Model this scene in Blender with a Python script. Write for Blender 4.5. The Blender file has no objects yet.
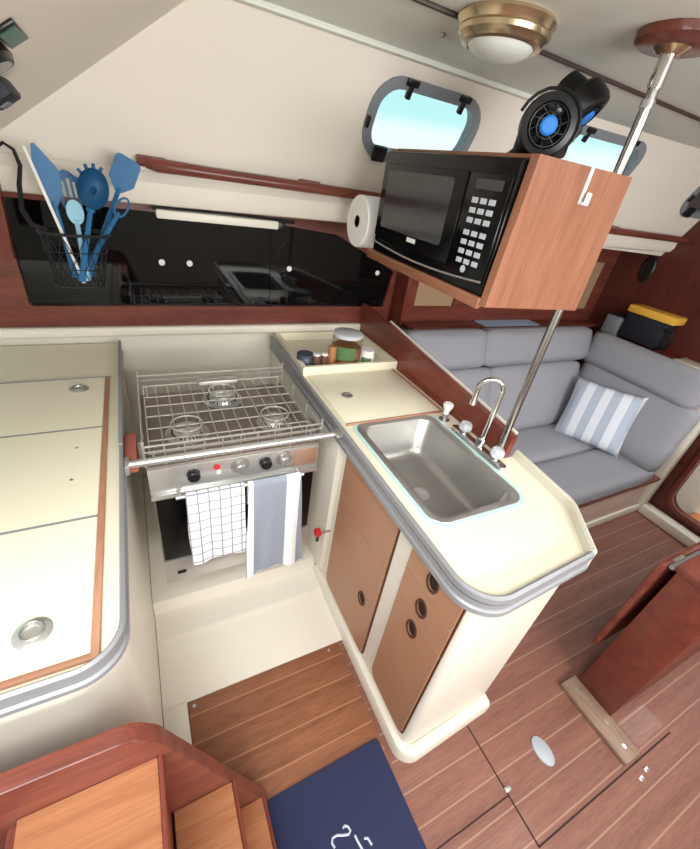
import bpy, bmesh, math, random
from mathutils import Vector, Matrix
random.seed(4)
SC = bpy.context.scene
COL = SC.collection
PI = math.pi
V = Vector
ORG = {}

# ---------------------------------------------------------------- materials
MATS = {}
def lin(c):
    return tuple((x / 12.92 if x <= 0.04045 else ((x + 0.055) / 1.055) ** 2.4) for x in (v / 255 for v in c)) + (1,)
def mat(name, rgb, rough=0.5, metal=0.0, bump=0.0, scale=60.0, var=0.0, trans=0.0, ior=1.45, coat=0.0, emit=None, spec=0.5):
    m = bpy.data.materials.new(name); m.use_nodes = True
    nt = m.node_tree; b = nt.nodes['Principled BSDF']
    b.inputs['Roughness'].default_value = rough; b.inputs['Metallic'].default_value = metal
    b.inputs['Transmission Weight'].default_value = trans; b.inputs['IOR'].default_value = ior
    b.inputs['Coat Weight'].default_value = coat
    b.inputs['Specular IOR Level'].default_value = spec
    tc = nt.nodes.new('ShaderNodeTexCoord')
    nz = nt.nodes.new('ShaderNodeTexNoise'); nz.inputs['Scale'].default_value = scale; nz.inputs['Detail'].default_value = 4
    nt.links.new(tc.outputs['Object'], nz.inputs['Vector'])
    c = lin(rgb)
    mx = nt.nodes.new('ShaderNodeMixRGB'); mx.blend_type = 'MIX'
    mx.inputs[1].default_value = tuple(x * (1 - var) for x in c[:3]) + (1,)
    mx.inputs[2].default_value = tuple(min(1, x * (1 + var)) for x in c[:3]) + (1,)
    nt.links.new(nz.outputs['Fac'], mx.inputs[0]); nt.links.new(mx.outputs[0], b.inputs['Base Color'])
    if bump:
        bp = nt.nodes.new('ShaderNodeBump'); bp.inputs['Strength'].default_value = bump; bp.inputs['Distance'].default_value = 0.004
        nt.links.new(nz.outputs['Fac'], bp.inputs['Height']); nt.links.new(bp.outputs[0], b.inputs['Normal'])
    if emit:
        b.inputs['Emission Color'].default_value = lin(emit[0]); b.inputs['Emission Strength'].default_value = emit[1]
    MATS[name] = m
    return m
def wood(name, dark, light, axis=0, rough=0.4, scale=14, stretch=14, coat=0.15):
    m = mat(name, dark, rough, coat=coat)
    nt = m.node_tree; b = nt.nodes['Principled BSDF']
    tc = next(n for n in nt.nodes if n.type == 'TEX_COORD')
    mp = nt.nodes.new('ShaderNodeMapping')
    s = [stretch, stretch, stretch]; s[axis] = 1.0
    mp.inputs['Scale'].default_value = s
    nt.links.new(tc.outputs['Object'], mp.inputs['Vector'])
    n1 = nt.nodes.new('ShaderNodeTexNoise'); n1.inputs['Scale'].default_value = scale; n1.inputs['Detail'].default_value = 6; n1.inputs['Roughness'].default_value = 0.62
    nt.links.new(mp.outputs[0], n1.inputs['Vector'])
    n2 = nt.nodes.new('ShaderNodeTexNoise'); n2.inputs['Scale'].default_value = scale * .12; n2.inputs['Detail'].default_value = 3
    nt.links.new(mp.outputs[0], n2.inputs['Vector'])
    ad = nt.nodes.new('ShaderNodeMath'); ad.operation = 'MULTIPLY_ADD'; ad.inputs[1].default_value = .55
    nt.links.new(n1.outputs['Fac'], ad.inputs[0])
    ad2 = nt.nodes.new('ShaderNodeMath'); ad2.operation = 'MULTIPLY'; ad2.inputs[1].default_value = .45
    nt.links.new(n2.outputs['Fac'], ad2.inputs[0]); nt.links.new(ad2.outputs[0], ad.inputs[2])
    cr = nt.nodes.new('ShaderNodeValToRGB')
    cr.color_ramp.elements[0].position = .36; cr.color_ramp.elements[0].color = lin(dark)
    cr.color_ramp.elements[1].position = .64; cr.color_ramp.elements[1].color = lin(light)
    nt.links.new(ad.outputs[0], cr.inputs[0]); nt.links.new(cr.outputs[0], b.inputs['Base Color'])
    m['ramp'] = cr.name
    return m
def stripes(name, base, line, ax_period_width_offset, rough=0.8, src=None):
    """object-space lines: list of (axis, period, width, offset)"""
    m = src or mat(name, base, rough)
    nt = m.node_tree; b = nt.nodes['Principled BSDF']
    prev = b.inputs['Base Color'].links[0].from_socket
    tc = next(n for n in nt.nodes if n.type == 'TEX_COORD')
    sep = nt.nodes.new('ShaderNodeSeparateXYZ'); nt.links.new(tc.outputs['Object'], sep.inputs[0])
    for ax, per, wid, off in ax_period_width_offset:
        a = nt.nodes.new('ShaderNodeMath'); a.operation = 'ADD'; a.inputs[1].default_value = -off + 50 * per
        nt.links.new(sep.outputs[ax], a.inputs[0])
        mo = nt.nodes.new('ShaderNodeMath'); mo.operation = 'MODULO'; mo.inputs[1].default_value = per
        nt.links.new(a.outputs[0], mo.inputs[0])
        lt = nt.nodes.new('ShaderNodeMath'); lt.operation = 'LESS_THAN'; lt.inputs[1].default_value = wid
        nt.links.new(mo.outputs[0], lt.inputs[0])
        mx = nt.nodes.new('ShaderNodeMixRGB'); mx.inputs[2].default_value = lin(line)
        nt.links.new(lt.outputs[0], mx.inputs[0]); nt.links.new(prev, mx.inputs[1])
        prev = mx.outputs[0]
    nt.links.new(prev, b.inputs['Base Color'])
    MATS[name] = m
    return m

GEL = mat('gelcoat', (231, 224, 210), .35, var=.015, scale=5)
LINER = mat('cabin_liner', (233, 226, 215), .55, var=.02, scale=4)
CEIL = mat('overhead_liner', (226, 229, 221), .5, var=.03, scale=3)
LAM = mat('cream_laminate', (238, 231, 208), .3, var=.012, scale=6)
ALU = mat('aluminium_trim', (150, 150, 154), .42, .2, var=.05, scale=30)
ALUD = mat('aluminium_groove', (150, 150, 152), .5, .2)
STEEL = mat('stainless', (206, 205, 202), .28, .72, var=.06, scale=25)
SINKM = mat('brushed_steel', (172, 169, 165), .34, .7, var=.06, scale=9)
CHROME = mat('chrome', (220, 220, 222), .08, 1.0)
GRATE = mat('grate_steel', (204, 199, 192), .35, .5, var=.1)
TAN = mat('tan_laminate', (180, 132, 103), .42, var=.025, scale=7)
TAND = mat('tan_edge', (88, 52, 40), .6)
BLK = mat('black_plastic', (20, 20, 22), .35)
BLKG = mat('black_gloss', (9, 9, 11), .16, spec=.3)
ACR = mat('smoked_acrylic', (8, 8, 10), .04, spec=.45)
MWWIN = mat('oven_window', (48, 49, 52), .12, spec=.8)
WHT = mat('white_plastic', (238, 238, 236), .4)
PAPER = mat('paper', (240, 239, 238), .9, bump=.2, scale=120)
GREYKEY = mat('key_grey', (190, 195, 205), .5)
MAHO = wood('mahogany', (90, 42, 34), (132, 70, 56), 0, .32)
MAHOY = wood('mahogany_y', (92, 38, 30), (138, 68, 52), 1, .32)
MAHOZ = wood('mahogany_z', (88, 36, 28), (134, 64, 50), 2, .34)
DARKW = wood('dark_bulkhead', (70, 28, 24), (100, 44, 36), 2, .35)
TEAKX = wood('teak_trim_x', (156, 106, 80), (186, 138, 110), 0, .5)
TEAKY = wood('teak_trim_y', (156, 106, 80), (186, 138, 110), 1, .5)
OAKBOX = wood('box_teak', (132, 84, 62), (160, 108, 82), 2, .42, scale=9, stretch=18)
OAKBOXY = wood('box_teak_y', (132, 84, 62), (160, 108, 82), 1, .42)
TREAD = wood('oak_tread', (156, 97, 63), (186, 127, 89), 0, .45, scale=10, stretch=20)
TABLEW = wood('table_wood', (96, 44, 34), (122, 60, 46), 0, .4)
FOOTW = wood('foot_strip_wood', (124, 98, 84), (158, 132, 114), 1, .5)
FLOORM = stripes('sole_planks', None, (158, 122, 104), [(1, .087, .005, .031)],
                 src=wood('sole', (114, 73, 62), (143, 97, 82), 0, .5, coat=.05))
HATCHM = stripes('hatch_planks', None, (168, 118, 86), [(1, .087, .005, .015)],
                 src=wood('hatch', (116, 70, 48), (152, 98, 68), 0, .45, coat=.15))
NAVY = mat('navy_carpet', (44, 50, 82), .95, bump=.6, scale=500, var=.12)
FAB = mat('grey_velour', (152, 152, 160), .95, bump=.15, scale=300, var=.05, spec=.2)
FABP = mat('grey_piping', (112, 112, 122), .95)
PILW = stripes('pillow_stripe', (224, 229, 238), (180, 190, 206), [(0, .10, .05, .03)], .9)
TOWC = stripes('checked_towel', (238, 238, 240), (136, 139, 152), [(0, .034, .004, .01), (2, .038, .004, .01)], .95)
TOWG = mat('grey_towel', (150, 156, 170), .98, bump=.5, scale=300, var=.14)
TOWS = stripes('grey_towel_stripe', None, (238, 238, 242), [(0, 10, .028, -.1), (0, 10, .05, .045)], src=TOWG)
BLUE = mat('blue_silicone', (30, 102, 154), .45, var=.05)
BLUEL = mat('light_blue_silicone', (140, 190, 215), .45)
BLUEH = mat('bright_blue', (40, 130, 220), .4)
GREEN = mat('green_lens', (20, 92, 62), .3)
BRASS = mat('brass', (200, 180, 148), .25, .9, var=.1, scale=20)
FROST = mat('frosted_glass', (226, 230, 226), .35, spec=.6)
GLASS = mat('clear_glass', (240, 246, 242), .03, trans=1.0, ior=1.05)
PORTG = mat('port_glass', (238, 252, 252), .02, trans=1.0, ior=1.02)
PORTF = mat('port_frame', (140, 147, 154), .45, .2, var=.1)
CLEARK = mat('clear_knob', (225, 230, 235), .12, trans=.5, ior=1.3)
HERB = mat('green_herb', (88, 126, 80), .6, var=.4, scale=80)
AMBER = mat('amber_spice', (176, 120, 78), .5, var=.2)
BROWNJ = mat('brown_jar', (110, 76, 66), .4)
TINM = mat('dark_tin', (78, 84, 98), .4, .3)
RED = mat('red_plastic', (200, 40, 50), .4)
YEL = mat('yellow_lid', (232, 180, 70), .45)
CASE = mat('black_case', (28, 30, 40), .6)
GREYB = mat('grey_box', (120, 122, 130), .6, var=.1)
LBLUE = mat('pale_blue_paper', (172, 196, 224), .8)
CANE = mat('cane_insert', (170, 140, 110), .8, bump=.5, scale=160, var=.2)
CAULK = mat('pale_caulk', (190, 222, 218), .6)
OVAL = mat('oval_plate', (176, 182, 192), .5, .2)
WIRE = mat('black_wire', (34, 34, 42), .4, .3)
DARKG = mat('dark_seam_hole_shade', (50, 30, 26), .8)
LIGHTC = mat('lamp_cover', (236, 234, 220), .4)

# ---------------------------------------------------------------- mesh helpers
def TR(x=0, y=0, z=0): return Matrix.Translation((x, y, z))
def RX(a): return Matrix.Rotation(a, 4, 'X')
def RY(a): return Matrix.Rotation(a, 4, 'Y')
def RZ(a): return Matrix.Rotation(a, 4, 'Z')
def align(d, origin):
    """matrix taking +Z to direction d at origin"""
    return Matrix.Translation(origin) @ V(d).to_track_quat('Z', 'Y').to_matrix().to_4x4()
def box(bm, lo, hi, bev=0.0, seg=2, M=None):
    lo = V(lo); hi = V(hi); c = (lo + hi) / 2; s = hi - lo
    r = bmesh.ops.create_cube(bm, size=1.0, matrix=TR(*c) @ Matrix.Diagonal((s.x, s.y, s.z, 1)))
    vs = r['verts']
    if bev:
        es = list({e for v in vs for e in v.link_edges})
        q = bmesh.ops.bevel(bm, geom=es, offset=bev, segments=seg, profile=.5, affect='EDGES')
        vs = [v for v in q['verts']] ; vs = list({v for f in q['faces'] for v in f.verts} | set(x for x in vs if x.is_valid))
    if M is not None: bmesh.ops.transform(bm, matrix=M, verts=vs)
    return vs
def rpoly(pts, rads, n=6):
    """round the corners of a 2D polygon"""
    out = []; N = len(pts)
    if not isinstance(rads, (list, tuple)): rads = [rads] * N
    for i in range(N):
        p = V(pts[i]).to_2d() if len(pts[i]) > 2 else V(pts[i]); a = V(pts[i - 1]); b = V(pts[(i + 1) % N]); r = rads[i]
        if r <= 0: out.append((p.x, p.y)); continue
        da = (a - p).normalized(); db = (b - p).normalized()
        ang = da.angle(db); d = min(r / math.tan(ang / 2), (a - p).length * .49, (b - p).length * .49)
        r2 = d * math.tan(ang / 2)
        bis = (da + db).normalized(); c = p + bis * (r2 / math.sin(ang / 2))
        s = p + da * d - c; e = p + db * d - c
        a0 = math.atan2(s.y, s.x); a1 = math.atan2(e.y, e.x); dd = (a1 - a0 + PI) % (2 * PI) - PI
        for k in range(n + 1):
            t = a0 + dd * k / n; out.append((c.x + r2 * math.cos(t), c.y + r2 * math.sin(t)))
    return out
def prism(bm, poly, z0, z1, M=None, bev=0.0):
    b2 = bmesh.new()
    lo = [b2.verts.new((x, y, z0)) for x, y in poly]; hi = [b2.verts.new((x, y, z1)) for x, y in poly]
    n = len(poly)
    b2.faces.new(lo[::-1]); top = b2.faces.new(hi)
    for i in range(n): b2.faces.new((lo[i], lo[(i + 1) % n], hi[(i + 1) % n], hi[i]))
    bmesh.ops.recalc_face_normals(b2, faces=b2.faces)
    if bev:
        bmesh.ops.bevel(b2, geom=list(set(top.edges)), offset=bev, segments=2, profile=.5, affect='EDGES')
    merge(bm, b2, M)
def merge(bm, b2, M=None):
    if M is not None: bmesh.ops.transform(b2, matrix=M, verts=b2.verts)
    me = bpy.data.meshes.new('t'); b2.to_mesh(me); b2.free(); bm.from_mesh(me); bpy.data.meshes.remove(me)
def plate(bm, outer, holes, z0, z1, M=None):
    """flat plate with holes, 2D loops"""
    b2 = bmesh.new(); loops = []
    for lp in [outer] + holes:
        vs = [b2.verts.new((x, y, z0)) for x, y in lp]
        es = [b2.edges.new((vs[i], vs[(i + 1) % len(vs)])) for i in range(len(vs))]
        loops.append(vs)
    bmesh.ops.triangle_fill(b2, use_beauty=True, use_dissolve=False, edges=list(b2.edges))
    fs = list(b2.faces)
    r = bmesh.ops.extrude_face_region(b2, geom=fs)
    bmesh.ops.translate(b2, vec=(0, 0, z1 - z0), verts=[v for v in r['geom'] if isinstance(v, bmesh.types.BMVert)])
    bmesh.ops.recalc_face_normals(b2, faces=b2.faces)
    merge(bm, b2, M)
def ring(bm, outer, inner, z0, z1, M=None):
    """loops with the same number of points"""
    b2 = bmesh.new(); n = len(outer)
    R = [[b2.verts.new((x, y, z)) for x, y in lp] for lp, z in ((outer, z0), (outer, z1), (inner, z1), (inner, z0))]
    for k in range(4):
        A, B = R[k], R[(k + 1) % 4]
        for i in range(n): b2.faces.new((A[i], A[(i + 1) % n], B[(i + 1) % n], B[i]))
    bmesh.ops.recalc_face_normals(b2, faces=b2.faces)
    merge(bm, b2, M)
def tube(bm, pts, r, n=10, closed=False, radii=None):
    pts = [V(p) for p in pts]; N = len(pts); rings = []
    up = None
    for i in range(N):
        if closed: t = (pts[(i + 1) % N] - pts[i - 1]).normalized()
        else: t = (pts[min(i + 1, N - 1)] - pts[max(i - 1, 0)]).normalized()
        if up is None:
            up = V((0, 0, 1)) if abs(t.z) < .9 else V((1, 0, 0))
        up = (up - t * up.dot(t)).normalized(); s = t.cross(up)
        rr = radii[i] if radii else r
        rings.append([bm.verts.new(pts[i] + (up * math.cos(2 * PI * k / n) + s * math.sin(2 * PI * k / n)) * rr) for k in range(n)])
    for i in range(N if closed else N - 1):
        A, B = rings[i], rings[(i + 1) % N]
        for k in range(n): bm.faces.new((A[k], A[(k + 1) % n], B[(k + 1) % n], B[k]))
    if not closed:
        bm.faces.new(rings[0][::-1]); bm.faces.new(rings[-1])
def lathe(bm, prof, M=None, n=28):
    b2 = bmesh.new(); rings = []
    for r, z in prof:
        if r < 1e-6: rings.append([b2.verts.new((0, 0, z))])
        else: rings.append([b2.verts.new((r * math.cos(2 * PI * k / n), r * math.sin(2 * PI * k / n), z)) for k in range(n)])
    for A, B in zip(rings, rings[1:]):
        for k in range(n):
            k2 = (k + 1) % n
            if len(A) == 1 and len(B) == 1: continue
            if len(A) == 1: b2.faces.new((A[0], B[k2], B[k]))
            elif len(B) == 1: b2.faces.new((A[k], A[k2], B[0]))
            else: b2.faces.new((A[k], A[k2], B[k2], B[k]))
    for R_ in (rings[0], rings[-1]):
        if len(R_) > 1: b2.faces.new(R_)
    bmesh.ops.recalc_face_normals(b2, faces=b2.faces)
    merge(bm, b2, M)
def cyl(bm, r, z0, z1, M=None, n=24, bev=0.0):
    if bev: lathe(bm, [(0, z0), (r - bev, z0), (r, z0 + bev), (r, z1 - bev), (r - bev, z1), (0, z1)], M, n)
    else: lathe(bm, [(0, z0), (r, z0), (r, z1), (0, z1)], M, n)
def arc(c, r, a0, a1, n, plane='xz'):
    out = []
    for k in range(n + 1):
        t = a0 + (a1 - a0) * k / n; u, w = r * math.cos(t), r * math.sin(t)
        out.append({'xz': (c[0] + u, c[1], c[2] + w), 'yz': (c[0], c[1] + u, c[2] + w), 'xy': (c[0] + u, c[1] + w, c[2])}[plane])
    return out
def sweep2(bm, path, prof, closed=False):
    """sweep a (offset, z) profile along a 2D path; offset positive to the path's left"""
    N = len(path); P = [V(p) for p in path]; rings = []
    for i in range(N):
        def nrm(a, b):
            d = (b - a).normalized(); return V((-d.y, d.x))
        if closed: n1, n2 = nrm(P[i - 1], P[i]), nrm(P[i], P[(i + 1) % N])
        elif i == 0: n1 = n2 = nrm(P[0], P[1])
        elif i == N - 1: n1 = n2 = nrm(P[-2], P[-1])
        else: n1, n2 = nrm(P[i - 1], P[i]), nrm(P[i], P[i + 1])
        m = (n1 + n2); m = m / max(m.length_squared / 2, .2) 
        rings.append([bm.verts.new((P[i].x + m.x * o, P[i].y + m.y * o, z)) for o, z in prof])
    k = len(prof)
    for i in range(N if closed else N - 1):
        A, B = rings[i], rings[(i + 1) % N]
        for j in range(k): bm.faces.new((A[j], A[(j + 1) % k], B[(j + 1) % k], B[j]))
    if not closed: bm.faces.new(rings[0]); bm.faces.new(rings[-1][::-1])
def cushion(bm, size, M, rk=.33, cuts=10, puff=0.0):
    b2 = bmesh.new()
    bmesh.ops.create_cube(b2, size=2.0)
    bmesh.ops.subdivide_edges(b2, edges=list(b2.edges), cuts=cuts, use_grid_fill=True)
    mn = min(size)
    for v in b2.verts:
        x, y, z = v.co
        q = []
        # rounding distances in metres: the corner radius is set by the thinnest side
        r = mn * rk
        for c, s in zip((x, y, z), size):
            h = s / 2; q.append((c * h, h))
        core = V([max(-(h - r), min(h - r, c)) for c, h in q]); d = V([c for c, h in q]) - core
        if d.length > 1e-9: 
            m = max(abs(d.x), abs(d.y), abs(d.z)); d = d.normalized() * m
            d = d.normalized() * min(r, m)
        v.co = core + d
        if puff:
            ex = [1 - abs(c / h) ** 3 for c, h in q]
            ax = size.index(mn) if isinstance(size, (list, tuple)) else 2
            g = 1
            for i in range(3):
                if i != ax: g *= ex[i]
            v.co[ax] += puff * g * (1 if v.co[ax] > 0 else -1)
    bmesh.ops.recalc_face_normals(b2, faces=b2.faces)
    merge(bm, b2, M)
def sheet(bm, fn, nu, nv, thick):
    """closed thin sheet from fn(u,v)->Vector"""
    G = [[fn(i / nu, j / nv) for j in range(nv + 1)] for i in range(nu + 1)]
    def nr(i, j):
        a = G[min(i + 1, nu)][j] - G[max(i - 1, 0)][j]; b = G[i][min(j + 1, nv)] - G[i][max(j - 1, 0)]
        return a.cross(b).normalized()
    A = [[bm.verts.new(G[i][j] + nr(i, j) * thick / 2) for j in range(nv + 1)] for i in range(nu + 1)]
    B = [[bm.verts.new(G[i][j] - nr(i, j) * thick / 2) for j in range(nv + 1)] for i in range(nu + 1)]
    for i in range(nu):
        for j in range(nv):
            bm.faces.new((A[i][j], A[i + 1][j], A[i + 1][j + 1], A[i][j + 1]))
            bm.faces.new((B[i][j], B[i][j + 1], B[i + 1][j + 1], B[i + 1][j]))
    for i in range(nu):
        bm.faces.new((A[i][0], B[i][0], B[i + 1][0], A[i + 1][0])); bm.faces.new((A[i][nv], A[i + 1][nv], B[i + 1][nv], B[i][nv]))
    for j in range(nv):
        bm.faces.new((A[0][j], A[0][j + 1], B[0][j + 1], B[0][j])); bm.faces.new((A[nu][j], B[nu][j], B[nu][j + 1], A[nu][j + 1]))
def mk(name, bm, m, parent=None, loc=None, sharp=32):
    """one mesh object; vertices are given in world space"""
    org = ORG[parent.name] if parent else V(loc or (0, 0, 0))
    bmesh.ops.recalc_face_normals(bm, faces=bm.faces)
    bmesh.ops.translate(bm, vec=-org, verts=bm.verts)
    me = bpy.data.meshes.new(name); bm.to_mesh(me); bm.free()
    me.polygons.foreach_set('use_smooth', [True] * len(me.polygons))
    me.set_sharp_from_angle(angle=math.radians(sharp))
    o = bpy.data.objects.new(name, me); COL.objects.link(o)
    if m is not None:
        for x in (m if isinstance(m, (list, tuple)) else [m]): me.materials.append(x)
    if parent: o.parent = parent
    else: o.location = org
    ORG[o.name] = org
    return o
def N(): return bmesh.new()
def BX(lo, hi, bev=0.0, seg=2, M=None):
    bm = N(); box(bm, lo, hi, bev, seg, M); return bm
def TB(pts, r, n=10, closed=False, radii=None):
    bm = N(); tube(bm, pts, r, n, closed, radii); return bm
def CY(r, z0, z1, M=None, n=24, bev=0.0):
    bm = N(); cyl(bm, r, z0, z1, M, n, bev); return bm
def LA(prof, M=None, n=28):
    bm = N(); lathe(bm, prof, M, n); return bm
def PR(poly, z0, z1, M=None, bev=0.0):
    bm = N(); prism(bm, poly, z0, z1, M, bev); return bm
def thing(name, label, cat, loc, group=None):
    o = bpy.data.objects.new(name, None); COL.objects.link(o); o.location = loc; o.empty_display_size = .05
    ORG[o.name] = V(loc); o['label'] = label; o['category'] = cat
    if group: o['group'] = group
    return o
def tag(o, label, cat, group=None, kind=None):
    o['label'] = label; o['category'] = cat
    if group: o['group'] = group
    if kind: o['kind'] = kind
    return o
def struct(name, bm, m, loc=(0, 0, 0), parent=None, sharp=32):
    o = mk(name, bm, m, parent, loc, sharp)
    if not parent: o['kind'] = 'structure'
    return o
def frame_from(o, ex, ey):
    """matrix: local x,y -> ex,ey, z = ex x ey, origin o"""
    ex = V(ex).normalized(); ey = V(ey); ey = (ey - ex * ey.dot(ex)).normalized(); ez = ex.cross(ey)
    M = Matrix.Identity(4)
    for i in range(3): M[i][0], M[i][1], M[i][2], M[i][3] = ex[i], ey[i], ez[i], o[i]
    return M

# ================================================================= SETTING
# ---- floor (sole)
struct('floor', BX((-1.5, -1.6, -.05), (3.9, 2.0, 0)), FLOORM)
# white moulded pan in front of and under the stove
bm = N()
prof = [(.742, -.0), (.742, .006), (.96, .008), (.985, .022), (1.0, .026), (1.085, .026), (1.105, .035), (1.112, .06), (1.12, .09), (1.16, .10), (1.93, .10), (1.93, 0)]
prism(bm, [(y, z) for y, z in prof], -.113, .60, frame_from((0, 0, 0), (0, 1, 0), (0, 0, 1)))
box(bm, (-.113, .20, 0), (-.034, .742, .012), .003)
struct('trim_1', bm, GEL)
# ---- starboard cabin side, two flat panels with portlight holes
CSL = V((0, -.205, .44)).length
def cabin_frame(x0, dxy):
    ex = V((1, dxy, 0)); up = V((0, -.205, .44))
    return V((x0, 1.655, 1.58)), ex, up
def cab(x, t, panel='A'):
    """point on the cabin side: x along the boat, t = z above 1.58"""
    if panel == 'A': return V((x, 1.655 - .205 / .44 * t, 1.58 + t))
    return V((x, 1.655 - .1 * (x - 1.6) - .205 / .44 * t, 1.58 + t))
# panel coordinates: (x, t/..)
MA = frame_from((0, 1.655, 1.58), (1, 0, 0), (0, -.205, .44))
k = CSL / .44
def rect(x0, x1, t0, t1, r, n=6, grow=0.0):
    return rpoly([(x0 - grow, t0 * k - grow), (x1 + grow, t0 * k - grow), (x1 + grow, t1 * k + grow), (x0 - grow, t1 * k + grow)], r + grow, n)
P1 = (.80, 1.22, .185, .365, .075)
bm = N(); plate(bm, [(-1.0, -.03), (1.605, -.03), (1.605, .52 * k), (-1.0, .52 * k)], [rect(*P1, n=6)], 0, -.03, MA)
struct('wall_starboard', bm, LINER)
MB_ = frame_from((1.6, 1.655, 1.58), (1, -.1, 0), (0, -.205, .44))
P2 = (.12, .59, .265, .385, .05); P3 = (1.18, 1.6, .20, .34, .06)
def shear(poly): return poly
bm = N(); plate(bm, [(0, -.06), (2.2, -.06), (2.2, .56 * k), (0, .56 * k)], [rect(*P2, n=6), rect(*P3, n=6)], 0, -.03, MB_)
struct('wall_forward_side', bm, LINER)
def portlight(nm, P, M, hinges=True):
    bm = N(); x0, x1, t0, t1, r = P
    o = rect(x0, x1, t0, t1, r, 6, .03); i = rect(x0, x1, t0, t1, r, 6, -.004)
    ring(bm, o, i, -.034, .008, M)
    w = struct(nm, bm, PORTF, loc=M @ V(((x0 + x1) / 2, (t0 + t1) / 2 * k, 0)))
    bm = N(); prism(bm, rect(x0, x1, t0, t1, r, 6, -.003), -.012, -.006, M)
    mk('pane', bm, PORTG, w)
    for hx in (x0 + .10, x1 - .09):
        bm = N(); box(bm, (hx - .024, t1 * k + .010, .004), (hx + .024, t1 * k + .030, .018), .004, 2, M)
        box(bm, (hx - .009, t1 * k - .026, -.004), (hx + .009, t1 * k + .012, .014), .003, 2, M)
        mk('hinge', bm, BLK, w)
    bm = N(); box(bm, (x0 + .03, t0 * k - .028, .01), (x0 + .085, t0 * k + .025, .03), .008, 2, M @ TR(0, 0, 0))
    mk('latch', bm, BLK, w)
    bm = N(); box(bm, (x0 - .03, (t0 + t1) / 2 * k - .03, .008), (x0 - .018, (t0 + t1) / 2 * k + .005, .024), .003, 2, M)
    mk('latch', bm, BLK, w)
portlight('window_1', P1, MA); portlight('window_2', P2, MB_); portlight('window_3', P3, MB_)
# ---- moulded ledge under the cabin side (underside of the side deck)
def ledge(x0, y0, z0, x1, y1, z1):
    prof = [(.035, .115), (0, .10), (-.018, .07), (-.016, .03), (0, .006), (.03, 0), (.40, -.01), (.40, .115)]
    bm = N(); A = [bm.verts.new((x0, y0 + a, z0 + b)) for a, b in prof]; B = [bm.verts.new((x1, y1 + a, z1 + b)) for a, b in prof]
    n = len(prof); bm.faces.new(A); bm.faces.new(B[::-1])
    for i in range(n): bm.faces.new((A[i], A[(i + 1) % n], B[(i + 1) % n], B[i]))
    return bm
struct('trim_2', ledge(-1.0, 1.645, 1.475, 1.6, 1.645, 1.512), LINER)
struct('trim_3', ledge(1.6, 1.645, 1.512, 3.4, 1.465, 1.56), LINER)
# ---- sloping aft overhead under the cockpit
c0 = V((-.287, 1.655, 1.638)); c1 = V((.262, 1.655, 2.030))
d = (c1 - c0).normalized(); nS = V((0, 1, 0)).cross(d).normalized()
if nS.z > 0: nS = -nS
MS = frame_from(c0, d, (0, -1, 0))
bm = N(); box(bm, (-.55, -.03, 0), ((c1 - c0).length + .01, 1.32, .02), 0, 2, MS if (MS.to_3x3() @ V((0, 0, 1))).z > 0 else MS @ TR(0, 0, -.02))
struct('wall_aft_slope', bm, LINER)
# ---- overhead
struct('ceiling', BX((.2, -1.6, 2.02), (3.6, 1.50, 2.05)), CEIL)
struct('trim_4', BX((.27, 1.054, 2.011), (3.4, 1.066, 2.0215), .003), mat('overhead_batten', (66, 50, 44), .5))
bm = N(); box(bm, (.26, 1.425, 2.006), (1.62, 1.452, 2.021), .004)
struct('trim_5', bm, CEIL)
# ---- hull behind the galley
struct('wall_hull', BX((-1.2, 1.955, 0), (3.4, 1.985, 1.60)), GEL)
struct('trim_6', BX((-1.2, 1.905, .93), (1.12, 1.955, .972), .012, 3), GEL)
# ---- port side and aft end (behind the camera)
struct('wall_port', BX((-1.5, -1.63, 0), (3.9, -1.6, 2.05)), LINER)
struct('wall_aft', BX((-1.5, -1.6, 0), (-1.47, 1.955, 1.45)), LINER)
# ---- forward bulkhead with doorway, frame
MF = frame_from((3.0, 0, 0), (0, 1, 0), (0, 0, 1))
hole = rpoly([(-.25, .125), (.715, .125), (.735, 1.75), (-.25, 1.75)], [.1, .1, .1, .1], 8)
bm = N(); plate(bm, [(-1.6, 0), (1.955, 0), (1.955, 2.02), (-1.6, 2.02)], [hole], 0, .03, MF)
w = struct('wall_forward', bm, DARKW)
h2 = rpoly([(-.275, .10), (.74, .10), (.76, 1.775), (-.275, 1.775)], [.12] * 4, 8)
bm = N(); ring(bm, h2, hole, -.018, .035, MF)
d1 = struct('door_1', bm, MAHOZ)
struct('trim_7', BX((2.90, -1.6, 0), (2.985, .80, .065), .008), GEL)
bm = N(); box(bm, (2.895, .80, 0), (2.985, .868, 1.03), .01)
struct('trim_8', bm, GEL)
# forward cabin seen through the doorway
struct('wall_forward_cabin', BX((3.86, -1.6, 0), (3.89, 2.0, 2.02)), LINER)
bm = N(); prism(bm, rpoly([(3.25, .60), (3.86, .30), (3.86, 1.4), (3.25, 1.4)], [.08, 0, 0, 0]), 0, .42, None, .01)
struct('trim_9', bm, GEL)
struct('trim_10', BX((3.05, -.6, .0), (3.85, .62, .055), .004), wood('forward_sole', (190, 110, 70), (220, 144, 98), 0, .4))
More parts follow.
